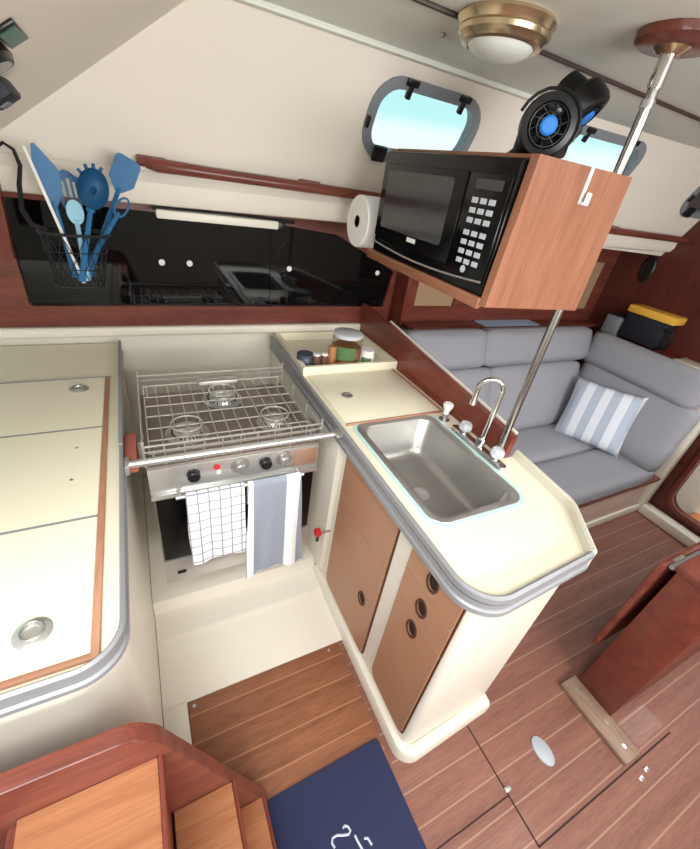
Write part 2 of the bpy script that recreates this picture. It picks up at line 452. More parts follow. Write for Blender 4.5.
# hull-side locker fronts beside the settee with cane inserts
MH = frame_from((0, 1.80, 0), (1, 0, 0), (0, 0, 1))
c_1 = [(1.36, 1.11), (1.64, 1.11), (1.64, 1.27), (1.36, 1.27)]; c_2 = [(2.62, 1.10), (2.90, 1.10), (2.90, 1.42), (2.62, 1.42)]; c_3 = [(2.0, 1.10), (2.3, 1.10), (2.3, 1.40), (2.0, 1.40)]
bm = N(); plate(bm, [(1.31, 1.0), (3.0, 1.0), (3.0, 1.56), (1.31, 1.56)], [c_1, c_2, c_3], 0, -.02, MH)
lk = thing('hull_locker', 'red-brown wooden locker front with cane inserts along the hull above the settee', 'locker', (2.1, 1.80, 1.0))
mk('fascia', bm, MAHO, lk)
for c in (c_1, c_2, c_3):
    bm = N(); box(bm, (c[0][0] - .005, 1.812, c[0][1] - .005), (c[2][0] + .005, 1.82, c[2][1] + .005)); mk('cane_insert', bm, CANE, lk)
bm = N(); box(bm, (1.31, 1.69, 1.0), (2.995, 1.80, 1.022), .004); mk('shelf', bm, MAHO, lk)
bm = N(); box(bm, (1.292, 1.80, .93), (1.312, 1.955, 1.5), .002); mk('end_panel', bm, MAHOZ, lk)
# ================================================================= DARK SLIDING-DOOR LOCKER BEHIND THE STOVE
lk2 = thing('galley_locker', 'long wood-framed locker with black glossy sliding doors behind the stove', 'locker', (.43, 1.94, .975))
op = [(-.396, 1.06), (1.24, 1.065), (1.268, 1.262), (.90, 1.42), (.60, 1.44), (-.396, 1.44)]
bm = N(); plate(bm, [(-.75, .973), (1.29, .978), (1.29, 1.49), (-.75, 1.475)], [rpoly(op, .012, 3)], 0, -.018, frame_from((0, 1.925, 0), (1, 0, 0), (0, 0, 1)))
mk('frame', bm, MAHO, lk2)
for i, (a, b, yy) in enumerate(((-.45, .185, 1.945), (.16, .60, 1.951), (.575, .93, 1.945), (.905, 1.285, 1.951))):
    bm = N(); box(bm, (a, yy - .0025, 1.04), (b, yy + .0025, 1.462))
    dr = mk('sliding_door', bm, ACR, lk2)
    px = (.10, .212, .67, 1.178)[i]
    bm = N(); lathe(bm, [(.0, .004), (.009, .004), (.013, .002), (.013, 0), (0, 0)], align((0, -1, 0), (px, yy - .0026, 1.246)), 16)
    mk('finger_pull', bm, WHT, dr)
# slim light under the ledge
ln = thing('strip_light', 'slim cream strip light fixed under the ledge above the dark locker', 'light', (.31, 1.72, 1.475))
bm = N(); box(bm, (.085, 1.69, 1.448), (.53, 1.75, 1.478), .006); mk('diffuser', bm, LIGHTC, ln)
bm = N(); box(bm, (.075, 1.70, 1.474), (.60, 1.76, 1.4835), .002); box(bm, (.53, 1.70, 1.45), (.56, 1.75, 1.476), .003); mk('housing', bm, BLK, ln)
# ---- handrail along the cabin side
hr = thing('handrail', 'long red-brown wooden grab rail along the cream cabin side', 'handrail', (.6, 1.63, 1.60))
def hrp(x, off): 
    p = cab(x, .046 + .003 * x) if x < 1.6 else cab(x, .051 + .012 * (x - 1.6), 'B'); return p + V((0, -.44, -.205)).normalized() * off
pts = [hrp(.058, .014), hrp(.075, .026), hrp(.10, .034)] + [hrp(.1 + i * .15, .036) for i in range(1, 22)]
bm = N(); tube(bm, pts, .018, 12, radii=[.012, .018, .020] + [.0175] * 21); mk('rail', bm, MAHO, hr)
for x in (.085, .62, 1.15, 1.75, 2.4):
    a = hrp(x, .0); b = hrp(x, .036)
    bm = N(); M = frame_from((a + b) / 2, (1, 0, 0), (0, -.205, .44)); box(bm, (-.045, -.012, -.0175), (.045, .012, .0175), .008, 3, M); mk('rail_foot', bm, MAHO, hr)

# ================================================================= LEFT COUNTER
lc = thing('icebox_counter', 'cream counter with aluminium edge and three inset lids at left', 'counter', (-.5, 1.0, 0))
body = rpoly([(-1.2, .475), (-.115, .475), (-.115, 1.93), (-1.2, 1.93)], [0, .11, 0, 0], 10)
bm = N(); prism(bm, body, 0, .862); mk('cabinet_body', bm, GEL, lc)
top = rpoly([(-1.2, .456), (-.108, .456), (-.108, 1.93), (-1.2, 1.93)], [0, .075, 0, 0], 10)
bm = N(); prism(bm, top, .862, .893); mk('countertop', bm, LAM, lc)
pa = [(-1.2, .456)] + rpoly([(-1.2, .456), (-.108, .456), (-.108, 1.90)], [0, .075, 0], 10)[1:]
pa = [(x, y) for x, y in pa]
bm = N(); sweep2(bm, pa, [(.004, .893), (.004, .908), (0, .912), (-.006, .908), (-.006, .897), (-.002, .893), (-.002, .873), (-.007, .869), (-.007, .858), (.004, .858)])
mk('edge_trim', bm, ALU, lc)
bm = N(); sweep2(bm, [(-.1065, 1.10), (-.1065, 1.90)], [(-.004, .90), (.006, .90), (.006, .918), (-.004, .918)]); mk('end_fin', bm, ALUD, lc)
# lids
for i, (y0, y1) in enumerate(((.486, .830), (.836, 1.229), (1.235, 1.578))):
    bm = N(); box(bm, (-1.1, y0, .888), (-.158, y1, .899), .0015, 1)
    ld = mk('counter_lid', bm, LAM, lc)
    if i != 1:
        px, py = ((-.25, .56), None, (-.237, 1.50))[i]
        s = 1.0
        bm = N(); lathe(bm, [(0, .9012), (.012, .9012), (.013, .9045), (.026, .903), (.031, .8995), (.031, .897), (0, .897)], TR(px, py, 0), 28); mk('pull_ring', bm, STEEL, ld)
        bm = N(); tube(bm, [(px + .018 * math.cos(t * PI / 9), py + .018 * math.sin(t * PI / 9), .9055) for t in range(18)], .0022, 6, True)
        mk('ring_handle', bm, SINKM, ld)
    else:
        bm = N()
        for px, py in ((-.222, .985), (-.22, 1.13)):
            bm = N(); cyl(bm, .004, .8985, .9005, TR(px, py, 0), 10); mk('screw_cap', bm, SINKM, ld)
bm = N(); box(bm, (-.158, .474, .889), (-.144, 1.582, .9015), .002); mk('wood_edging', bm, TEAKY, lc)
bm = N(); box(bm, (-1.1, .4735, .889), (-.1445, .4855, .9012), .002); mk('wood_edging', bm, TEAKX, lc)
for yy in (.833, 1.232):
    bm = N(); box(bm, (-1.1, yy - .0035, .889), (-.158, yy + .0035, .8992), 0); mk('lid_seam', bm, ALUD, lc)
bm = N(); box(bm, (-1.1, 1.579, .889), (-.14, 1.586, .900), .001); mk('lid_seam', bm, ALUD, lc)

# ================================================================= STOVE
st = thing('gimballed_stove', 'stainless steel three-burner stove with black oven door between the counters', 'stove', (.23, 1.28, .10))
bm = N(); box(bm, (-.045, 1.06, .30), (.505, 1.50, .83), .006); mk('oven_body', bm, SINKM, st)
bm = N(); box(bm, (-.05, 1.045, .832), (.51, 1.51, .852), .006); mk('cooktop', bm, mat('cooktop_steel', (146, 134, 124), .35, .5), st)
bm = N(); box(bm, (-.05, 1.038, .745), (.51, 1.06, .845), .004); cp = mk('control_panel', bm, STEEL, st)
bm = N(); box(bm, (-.05, 1.028, .728), (.51, 1.06, .746), .004); mk('drip_rail', bm, STEEL, st)
bm = N(); box(bm, (.415, 1.035, .765), (.50, 1.039, .835), .001); mk('painted_reflection', bm, mat('copper_reflection_paint', (196, 160, 140), .35, .6), cp)  # copper-toned patch paints a reflection onto the control panel
for x, big in ((.079, 1), (.226, 0), (.311, 1), (.378, 0)):
    M = align((0, -1, 0), (x, 1.038, .808))
    bm = N(); lathe(bm, [(0, .003), (.030, .003), (.032, 0), (0, 0)], M, 24); kb = mk('knob_dial', bm, STEEL if big else SINKM, cp)
    bm = N(); lathe(bm, [(0, .026), (.016, .026), (.019, .023), (.021, .003), (0, .003)], M, 20)
    box(bm, (-.004, -.015, .003), (.004, .015, .029), .002, 2, M); mk('knob', bm, BLK if big else SINKM, kb)
bm = N(); lathe(bm, [(0, .01), (.008, .01), (.010, .007), (.010, 0), (0, 0)], align((0, -1, 0), (.152, 1.038, .822)), 16); mk('ignition_button', bm, RED, cp)
bm = N(); lathe(bm, [(0, .008), (.006, .008), (.008, .005), (.008, 0), (0, 0)], align((0, -1, 0), (.156, 1.038, .800)), 16); mk('pilot_button', bm, WHT, cp)
bm = N(); box(bm, (-.04, 1.040, .425), (.50, 1.06, .726), .004); od = mk('oven_door', bm, BLKG, st)
bm = N(); box(bm, (-.045, 1.036, .300), (.505, 1.06, .422), .004); mk('lower_panel', bm, STEEL, st)
bm = N(); box(bm, (-.005, 1.033, .345), (.025, 1.037, .36), .001); mk('badge', bm, BLK, st)
bm = N(); tube(bm, [(.02, .995, .757), (.44, .995, .757)], .007, 10)
for x in (.03, .43): tube(bm, [(x, .995, .757), (x, 1.045, .745)], .006, 8)
mk('door_handle', bm, STEEL, od)
# burners
for bx, by, br in ((.085, 1.20, .05), (.39, 1.20, .045), (.24, 1.41, .055)):
    bm = N(); lathe(bm, [(0, .853), (br + .02, .853), (br + .022, .856), (br, .858), (br - .004, .868), (br * .75, .874), (br * .72, .880), (0, .882)], TR(bx, by, 0), 26); b_ = mk('burner', bm, STEEL, st)
    bm = N()
    for q in range(24):
        t = q * PI / 12; box(bm, (-.002, -.0016, .859), (.003, .0016, .868), 0, 1, TR(bx, by, 0) @ RZ(t) @ TR(br * .97, 0, 0))
    mk('flame_ports', bm, BLK, b_)
# pan grate
bm = N()
x0, x1, y0, y1, zg = -.035, .495, 1.06, 1.49, .893
tube(bm, [(x0, y0, zg), (x1, y0, zg), (x1, y1, zg), (x0, y1, zg)], .004, 6, True)
for i in range(1, 13):
    x = x0 + (x1 - x0) * i / 13; 
    tube(bm, [(x, y0, zg), (x, y1, zg)], .0022, 6)
for y in (1.13, 1.20, 1.275, 1.345, 1.41): tube(bm, [(x0, y, zg - .004), (x1, y, zg - .004)], .0026, 6)
for bx, by in ((.085, 1.20), (.39, 1.20), (.24, 1.41)):
    tube(bm, [(bx + .05 * math.cos(t * PI / 10), by + .05 * math.sin(t * PI / 10), zg + .001) for t in range(20)], .003, 6, True)
for x in (x0 + .01, x1 - .01):
    for y in (y0 + .01, y1 - .01): tube(bm, [(x, y, .85), (x, y, zg)], .004, 6)
mk('pan_grate', bm, GRATE, st)
# fiddle rails
bm = N()
for z in (.905, .925): 
    tube(bm, [(-.05, 1.05, z), (.515, 1.05, z), (.515, 1.515, z), (-.05, 1.515, z)], .004 if z > .91 else .0028, 6, True)
for x in [-.05 + i * .0565 for i in range(11)]:
    for y in (1.05, 1.515): tube(bm, [(x, y, .852), (x, y, .925)], .0024, 5)
for y in (1.2, 1.36):
    for x in (-.05, .515): tube(bm, [(x, y, .852), (x, y, .925)], .0024, 5)
for x in (-.05, .515):
    for y in (1.05, 1.515): tube(bm, [(x, y, .852), (x, y, .947)], .0045, 8)
mk('fiddle_rail', bm, STEEL, st)
# raised rear grate plate
bm = N(); box(bm, (.16, 1.455, .896), (.31, 1.50, .912), .004); mk('rear_rest', bm, GRATE, st)
# pan clamps
for xx in (-.058, .522):
    bm = N(); box(bm, (xx - .008, 1.06, .862), (xx + .008, 1.16, .876), .003); tube(bm, [(xx, 1.07, .87), (xx, 1.07, .93)], .005, 8); mk('pan_clamp', bm, SINKM, st)
# gimbal pivots
for s, x in ((-1, -.112), (1, .508)):
    bm = N(); tube(bm, [(x + (.0 if s < 0 else 0), 1.28, .78), (x + .074, 1.28, .78)], .014, 12); mk('gimbal_pivot', bm, SINKM, st)
bm = N(); box(bm, (-.103, 1.04, .845), (-.068, 1.20, .885), .006); mk('gimbal_bracket', bm, mat('gimbal_wood', (176, 100, 84), .6), st)
# crash bar
cb = thing('crash_bar', 'polished steel safety bar across the front of the stove', 'bar', (.23, 1.016, .90))
bm = N(); tube(bm, [(-.099, 1.016, .897), (.571, 1.016, .897)], .0115, 14); mk('bar', bm, STEEL, cb)
bm = N(); box(bm, (.548, .99, .893), (.5765, 1.04, .906), .004); cyl(bm, .014, .905, .91, TR(.562, 1.0, 0), 12); mk('bracket', bm, STEEL, cb)
bm = N(); box(bm, (-.101, .99, .878), (-.088, 1.04, .909), .003); mk('bracket', bm, STEEL, cb)
# valve knob to the right of the oven
gv = thing('gas_valve', 'small red-tipped valve on the white wall right of the oven', 'valve', (.555, .99, .31))
bm = N(); tube(bm, [(.606, 1.03, .37), (.555, 1.03, .37)], .006, 8); mk('pipe', bm, SINKM, gv)
bm = N(); box(bm, (.535, 1.015, .362), (.562, 1.045, .392), .006); mk('lever', bm, RED, gv)
bm = N(); tube(bm, [(.551, 1.03, .362), (.551, 1.03, .325)], .007, 8); mk('stem', bm, BLK, gv)
# towels over the oven handle
def towel(xa, xb, ztop, zbot, front, seed, flare=0.0, amp=.006, back=.10, yb=.995):
    rnd = random.Random(seed); ph = [rnd.uniform(0, 6) for _ in range(4)]
    R = .0105 + front
    def fn(u, v):
        L1 = back; L2 = PI * R; L3 = ztop - zbot
        s = v * (L1 + L2 + L3); x = xa + (xb - xa) * u
        hang = 0
        if s < L1: y, z = yb + R, ztop - .0 - (L1 - s)
        elif s < L1 + L2:
            t = (s - L1) / R; y, z = yb + R * math.cos(t), ztop + R * math.sin(t)
        else: hang = (s - L1 - L2) / L3; y, z = yb - R, ztop - (s - L1 - L2)
        w = math.sin(u * 9 + ph[0]) * .6 + math.sin(u * 17 + ph[1] + 2 * hang) * .4
        y -= abs(hang) * (amp * (1.3 + w) )
        x += flare * hang * (u - .3) + .004 * hang * math.sin(6 * hang + ph[2])
        if hang > 0: z += .006 * hang * math.sin(u * 7 + ph[3])
        return V((x, y, z))
    bm = N(); sheet(bm, fn, 22, 44, .0035); return bm
tc_ = mk('dish_towel', towel(.047, .228, .757, .452, .0, 3, .012), TOWC, None, (.137, .99, .60), 60)
tag(tc_, 'white tea towel with grey check hanging left on the oven handle', 'towel')
tg_ = mk('dish_towel', towel(.242, .428, .757, .322, .0, 8, .05, .015), TOWS, None, (.33, .99, .6), 60)
tag(tg_, 'grey terry towel with white borders hanging right on the oven handle', 'towel')

# ================================================================= PENINSULA
pn = thing('sink_cabinet', 'cream peninsula cabinet with tan doors and aluminium-edged sink counter', 'cabinet', (.83, 1.0, 0))
CT = rpoly([(.578, .275), (1.012, .297), (1.135, .46), (1.165, .727), (1.098, .727), (1.098, 1.90), (.578, 1.90)], [.10, .035, .10, 0, 0, 0, 0], 8)
SK = rpoly([(.668, .552), (.985, .552), (.985, 1.04), (.668, 1.04)], .045, 6)
bodyp = rpoly([(.612, .305), (1.0, .318), (1.06, .47), (1.085, .72), (1.085, 1.90), (.612, 1.90)], [.03, .03, .05, 0, 0, 0], 6)
bm = N(); plate(bm, bodyp, [SK], .715, .862)
b2 = N(); prism(bm, bodyp, 0, .716); mk('cabinet_body', bm, GEL, pn)
bm = N(); plate(bm, CT, [SK], .862, .893); mk('countertop', bm, LAM, pn)
# aluminium edge along galley side and round the end, cream fiddle along the salon side
ep = [(.578, 1.90)] + rpoly([(.578, 1.90), (.578, .275), (1.012, .297), (1.10, .41)], [0, .10, .035, 0], 10)[1:]
bm = N(); sweep2(bm, ep[:-1], [(-.002, .893), (-.002, .913), (.003, .917), (.011, .913), (.014, .893), (.004, .8935), (.002, .873), (.002, .865), (-.006, .862), (-.006, .852), (-.002, .850), (.0, .858), (-.002, .862)][:1] + [(.014, .893), (.011, .914), (.005, .918), (-.003, .914), (-.003, .896), (-.0005, .893), (-.0005, .872), (-.006, .868), (-.006, .853), (.004, .853), (.004, .893)])
mk('edge_trim', bm, ALU, pn)
ep2 = rpoly([(1.0, .2965), (1.012, .297), (1.135, .46), (1.165, .726)], [0, .03, .10, 0], 8)
bm = N(); sweep2(bm, ep2, [(-.002, .855), (.004, .855), (.02, .893), (.014, .917), (.006, .922), (-.002, .917)]); mk('edge_fiddle', bm, mat('cream_fiddle', (214, 208, 192), .4), pn)
# toe rail
tp = [(.592, 1.10)] + rpoly([(.592, 1.10), (.592, .268), (1.004, .290), (1.01, .33)], [0, .06, .012, 0], 8)[1:]
bm = N(); sweep2(bm, tp, [(-.006, 0), (.045, 0), (.045, .03), (.028, .055), (.012, .060), (0, .052), (-.006, .035)]); mk('toe_rail', bm, GEL, pn)
# tan fronts on the galley face (x=.612, facing -x)
MD = frame_from((.612, 0, 0), (0, -1, 0), (0, 0, 1))   # local x = -y, local z = -x
def front(y0, y1, za, zb, name='door', holes=(), rb=(.0, .0, .0, .0)):
    pts = [(-y1, za), (-y0, za), (-y0, zb), (-y1, zb)]
    bm = N(); hl = [[(-hy + .020 * math.cos(t * PI / 12), hz + .029 * math.sin(t * PI / 12)) for t in range(24)] for hy, hz in holes]
    plate(bm, rpoly(pts, [r + 1e-4 for r in rb], 4), hl, .0, .010, MD)
    o = mk(name, bm, TAN, pn)
    for hy, hz in holes:
        bm = N(); ring(bm, [(-hy + .025 * math.cos(t * PI / 12), hz + .035 * math.sin(t * PI / 12)) for t in range(24)], [(-hy + .0195 * math.cos(t * PI / 12), hz + .0285 * math.sin(t * PI / 12)) for t in range(24)], .008, .0125, MD)
        mk('finger_hole_rim', bm, TAND, o)
        bm = N(); prism(bm, [(-hy + .0199 * math.cos(t * PI / 12), hz + .0289 * math.sin(t * PI / 12)) for t in range(24)], .0041, .0046, MD); mk('finger_hole_shade', bm, DARKG, o)  # dark disc stands in for the shade inside the finger hole
    return o
front(.628, .99, .604, .850, 'fixed_panel')
front(.628, .99, .085, .600, 'door', [(.707, .342)], (.04, .02, 0, 0))
front(.335, .548, .728, .850, 'drawer', [(.44, .79)])
front(.335, .548, .616, .724, 'drawer', [(.444, .668)])
front(.335, .548, .100, .612, 'door', [(.449, .557)], (.04, .02, 0, 0))
for (y0, y1, za, zb) in ((.622, .99, .078, .852), (.329, .548, .094, .852)):
    bm = N(); prism(bm, rpoly([(-y1, za), (-y0, za), (-y0, zb), (-y1, zb)], [.03, .02, .0001, .0001], 4), .0, .004, MD); mk('door_backing', bm, TAND, pn)
# bulkhead side beside the stove, wood edge
bm = N(); box(bm, (.585, 1.03, .10), (.613, 1.90, .855), .004); mk('side_wall', bm, GEL, pn)
bm = N(); box(bm, (.583, 1.06, .845), (.59, 1.895, .858), .002); mk('wood_edging', bm, TEAKY, pn)
# small end mark
bm = N(); cyl(bm, .012, 0, .003, align((0, -1, 0), (.80, .3115, .52)), 14); mk('plug', bm, GEL, pn)
# rear condiment tray
bm = N()
trO = [(.60, 1.475), (1.095, 1.475), (1.095, 1.90), (.60, 1.90)]; trI = [(.618, 1.49), (1.08, 1.49), (1.08, 1.885), (.618, 1.885)]
ring(bm, trO, trI, .893, .937); prism(bm, trI, .893, .898); mk('rear_tray', bm, LAM, pn)
# counter lid
ll = mk('counter_lid', BX((.622, 1.064, .893), (1.062, 1.462, .901), .002), LAM, pn)
bm = N(); box(bm, (1.062, 1.06, .893), (1.074, 1.468, .9035), .002); mk('wood_edging', bm, TEAKY, pn)
bm = N(); box(bm, (.62, 1.0565, .893), (1.062, 1.0635, .9025), .001); mk('wood_edging', bm, TEAKX, pn)
bm = N(); lathe(bm, [(0, .902), (.010, .902), (.012, .9045), (.021, .904), (.025, .901), (.025, .9), (0, .9)], TR(.72, 1.265, 0), 24); pl_ = mk('pull_ring', bm, SINKM, ll)
# divider panel between galley and settee
dv = thing('divider_panel', 'red-brown wooden divider board behind the sink counter', 'panel', (1.115, 1.3, .0))
Mdv = frame_from((1.10, 0, 0), (0, 1, 0), (0, 0, 1))
bm = N(); prism(bm, [(.727, .0), (1.92, .0), (1.92, 1.085), (1.55, 1.06), (.727, .985)], 0, .026, Mdv); mk('board', bm, MAHOY, dv)
bm = N(); tube(bm, [(1.133, .74, .99), (1.133, 1.55, 1.064), (1.133, 1.66, 1.074)], .006, 6); mk('edge_bead', bm, GEL, dv)

# sink
sk = thing('sink', 'rectangular brushed stainless steel sink set in the peninsula counter', 'sink', (.827, .80, .72))
bm = N()
def lp(g, r, n=6): return rpoly([(.668 - g, .552 - g), (.985 + g, .552 - g), (.985 + g, 1.04 + g), (.668 - g, 1.04 + g)], r, n)
b2 = bmesh.new(); rings = []
for g, r, z in ((.022, .05, .8935), (.020, .05, .897), (-.001, .045, .8965), (-.006, .045, .890), (-.014, .05, .76), (-.03, .06, .735), (-.06, .05, .727)):
    rings.append([b2.verts.new((x, y, z)) for x, y in lp(g, r)])
n_ = len(rings[0])
for A, B in zip(rings, rings[1:]):
    for i in range(n_): b2.faces.new((A[i], A[(i + 1) % n_], B[(i + 1) % n_], B[i]))
b2.faces.new(rings[-1])
merge(bm, b2); mk('basin', bm, SINKM, sk, sharp=50)
bm = N(); lathe(bm, [(0, .7285), (.02, .7285), (.028, .731), (.034, .7295), (.034, .728), (0, .728)], TR(.83, .80, 0), 24); mk('drain', bm, STEEL, sk)
bm = N(); ring(bm, lp(.034, .06), lp(.020, .05), .8925, .8952); mk('sealant_bead', bm, CAULK, sk)
# faucet
fc = thing('faucet', 'chrome gooseneck faucet with two clear knobs behind the sink', 'faucet', (1.036, .80, .893))
bm = N(); prism(bm, rpoly([(1.017, .665), (1.055, .665), (1.055, .945), (1.017, .945)], .018, 6), .893, .912, None, .004); mk('base_plate', bm, CHROME, fc)
sp = [(1.04, .80, .91), (1.045, .80, .98), (1.05, .80, 1.08), (1.052, .80, 1.125)]
R_ = .042; dirv = V((-.86, .5, 0)).normalized(); c_ = V((1.052, .80, 1.13)) + dirv * R_
sp += [tuple(c_ + (-dirv * math.cos(t) + V((0, 0, 1)) * math.sin(t)) * R_) for t in [i * PI / 12 for i in range(1, 12)]]
e = c_ + dirv * R_; sp += [tuple(e), tuple(e + V((0, 0, -.045)))]
bm = N(); tube(bm, sp, .009, 12); cyl(bm, .017, .91, .945, TR(1.04, .80, 0), 18, .004); mk('spout', bm, CHROME, fc)
bm = N(); cyl(bm, .012, 0, .022, TR(e.x, e.y, e.z - .062), 16, .002); mk('aerator', bm, CHROME, fc)
for y in (.715, .885):
    bm = N(); cyl(bm, .012, .91, .925, TR(1.036, y, 0), 14); kn = mk('tap_stem', bm, CHROME, fc)
    bm = N(); lathe(bm, [(0, .924), (.018, .924), (.025, .932), (.025, .946), (.019, .956), (.008, .959), (0, .959)], TR(1.036, y, 0), 10); mk('tap_knob', bm, CLEARK, kn)
sy = thing('hand_sprayer', 'small white-capped sprayer at the far corner of the sink', 'sprayer', (1.04, 1.005, .893))
bm = N(); lathe(bm, [(0, .893), (.022, .893), (.022, .900), (.013, .905), (.012, .925), (0, .925)], TR(1.038, 1.005, 0), 18); mk('base', bm, CHROME, sy)
bm = N(); lathe(bm, [(0, .925), (.011, .925), (.012, .94), (.020, .958), (.021, .968), (.016, .973), (0, .974)], TR(1.038, 1.005, 0), 18); mk('cap', bm, WHT, sy)
# jars in the rear tray
def jar(name, label, cat, x, y, r, h, m, lidm, lidh=.012, fill=None, group=None):
    z0 = .898
    t = thing(name, label, cat, (x, y, z0), 'jars in the rear tray')
    bm = N(); lathe(bm, [(0, z0), (r * .9, z0), (r, z0 + .006), (r, z0 + h - .012), (r * .88, z0 + h - .002), (r * .86, z0 + h), (0, z0 + h)], TR(x, y, 0), 22); mk('body', bm, m, t)
    if fill:
        bm = N(); a0 = math.radians(238); dz = .4 if r > .05 else .7
        sheet(bm, lambda u, v: V((x + (r + .001) * math.cos(a0 + (u - .5) * 1.5), y + (r + .001) * math.sin(a0 + (u - .5) * 1.5), z0 + h * (.22 + .5 * v))), 10, 2, .001); mk('front_label', bm, fill, t)
        if r > .05:
            bm = N(); lathe(bm, [(0, z0 + .006), (r * .93, z0 + .006), (r * .93, z0 + h * .62), (0, z0 + h * .64)], TR(x, y, 0), 22); mk('contents', bm, AMBER, t)
    bm = N(); lathe(bm, [(0, z0 + h), (r * .97, z0 + h), (r * .97, z0 + h + lidh - .002), (r * .92, z0 + h + lidh), (0, z0 + h + lidh)], TR(x, y, 0), 22); mk('lid', bm, lidm, t)
    return t
jar('spice_jar', 'large glass jar with white lid and green label in the tray', 'jar', .865, 1.60, .072, .13, GLASS, mat('jar_lid', (205, 209, 216), .35), .018, HERB)
jar('spice_jar', 'amber spice jar at the left of the large glass jar', 'jar', .772, 1.56, .020, .085, AMBER, AMBER)
jar('herb_tub', 'small green and white tub right of the large jar', 'tub', .962, 1.555, .036, .06, WHT, WHT, .015, HERB)
jar('spice_jar', 'small brown jar second from the dark tin in the tray', 'jar', .728, 1.545, .017, .062, BROWNJ, WHT, .008)
jar('spice_jar', 'small brown jar next to the dark round tin in the tray', 'jar', .688, 1.545, .017, .062, BROWNJ, WHT, .008)
jar('round_tin', 'low dark grey round tin at the left end of the tray', 'tin', .642, 1.57, .040, .052, TINM, TINM, .012)

# ================================================================= POLE + MICROWAVE BOX
PX, PY = 1.086, .748
po = thing('support_pole', 'polished steel post from the sink counter up to the overhead', 'pole', (PX, PY, .893))
bm = N(); tube(bm, [(PX, PY, .895), (PX, PY, 2.0)], .0124, 16); mk('tube', bm, mat('polished_tube', (176, 176, 176), .2, 1.0), po)
bm = N(); tube(bm, [(PX, PY, 1.93), (PX, PY, 1.985)], .0165, 16); tube(bm, [(PX, PY, 1.895), (PX, PY, 1.91)], .015, 16); mk('collar', bm, CHROME, po)
bm = N(); lathe(bm, [(0, 2.008), (.06, 2.008), (.062, 2.0195), (0, 2.0195)], TR(PX, PY, 0), 28); lathe(bm, [(0, 1.985), (.022, 1.985), (.04, 2.0), (.045, 2.009), (0, 2.009)], TR(PX, PY, 0), 24); mk('ceiling_plate', bm, [BRASS], po)
bm = N(); lathe(bm, [(0, 1.998), (.075, 1.998), (.085, 2.004), (.087, 2.0195), (0, 2.0195)], TR(PX, PY - .01, 0), 28); mk('wood_pad', bm, MAHO, po)
bm = N(); lathe(bm, [(0, .8935), (.0165, .8935), (.0165, .901), (.0135, .905), (.0135, .93), (0, .93)], TR(PX - .003, PY, 0), 20); mk('foot_flange', bm, STEEL, po)

mb = thing('microwave_shelf', 'teak-faced box shelf holding the microwave, hung on the steel post', 'shelf', (.92, 1.0, 1.444))
MP = frame_from((0, .712, 0), (1, 0, 0), (0, 0, 1))
bm = N(); prism(bm, [(.752, 1.447), (1.106, 1.440), (1.094, 1.764), (.768, 1.764)], -.0225, 0, MP); mk('side_panel', bm, OAKBOX, mb)
bm = N(); box(bm, (.752, .734, 1.440), (1.055, 1.33, 1.458), .003); mk('bottom_shelf', bm, OAKBOXY, mb)
bm = N(); box(bm, (.745, .734, 1.436), (.757, 1.33, 1.464), .003); mk('front_lip', bm, OAKBOXY, mb)
bm = N(); box(bm, (.775, 1.312, 1.458), (1.055, 1.33, 1.764), .002); mk('side_panel', bm, OAKBOX, mb)
bm = N(); box(bm, (.79, .734, 1.758), (1.055, 1.312, 1.766), .001); mk('top_panel', bm, OAKBOXY, mb)
hk = thing('cup_hook', 'white plastic hook on the side of the microwave box', 'hook', (.94, .71, 1.72))
bm = N(); box(bm, (.934, .707, 1.690), (.944, .712, 1.764), .002); box(bm, (.934, .696, 1.690), (.944, .709, 1.696), .002); box(bm, (.936, .694, 1.690), (.953, .699, 1.716), .003); mk('hook', bm, WHT, hk)
# microwave (front faces -x)
mw = thing('microwave', 'black microwave oven with keypad on the teak box shelf', 'microwave', (.90, 1.02, 1.459))
bm = N(); box(bm, (.775, .742, 1.4645), (1.04, 1.305, 1.755), .004); mk('casing', bm, BLK, mw)
MM = frame_from((.775, 1.022, 1.46), (0, -1, 0), (0, 0, 1))    # local x toward camera side, y up, z = -x (out of the front)
bm = N(); prism(bm, rpoly([(-.283, .0045), (.283, .0045), (.283, .294), (-.283, .294)], .006, 3), 0, .022, MM, .003); mk('front_frame', bm, BLKG, mw)
bm = N(); prism(bm, rpoly([(-.278, .055), (.13, .048), (.13, .262), (-.278, .262)], .004, 3), .02, .028, MM, .002); dr = mk('door', bm, BLKG, mw)
bm = N(); prism(bm, rpoly([(-.245, .085), (.085, .085), (.085, .245), (-.245, .245)], .01, 4), .0275, .029, MM); mk('window', bm, MWWIN, dr)
pts = [MM @ V((x, .058 - .035 * math.cos(x * 3.4) , .030)) for x in [-.275 + i * .05 for i in range(12)]]
bm = N(); tube(bm, pts, .003, 8); mk('handle_curve', bm, SINKM, dr)
bm = N(); box(bm, (-.075, .068, .0285), (-.03, .08, .0298), 0, 1, MM); mk('maker_mark', bm, WHT, dr)
bm = N(); prism(bm, rpoly([(.136, .03), (.276, .03), (.276, .262), (.136, .262)], .004, 3), .02, .027, MM, .002); kp = mk('keypad', bm, BLKG, mw)
for r_ in range(7):
    for c__ in range(3):
        x = .176 + c__ * .030; y = .205 - r_ * .0215 - (.006 if r_ > 2 else 0)
        bm = N(); box(bm, (x - .011, y - .006, .0265), (x + .011, y + .006, .0282), .001, 1, MM); mk('key', bm, GREYKEY, kp)
for x in (.20,):
    bm = N(); cyl(bm, .009, .0265, .0285, MM @ TR(x, .052, 0), 16); mk('key', bm, GREYKEY, kp)
bm = N(); box(bm, (.165, .228, .0265), (.255, .25, .0278), .001, 1, MM); mk('display', bm, MWWIN, kp)
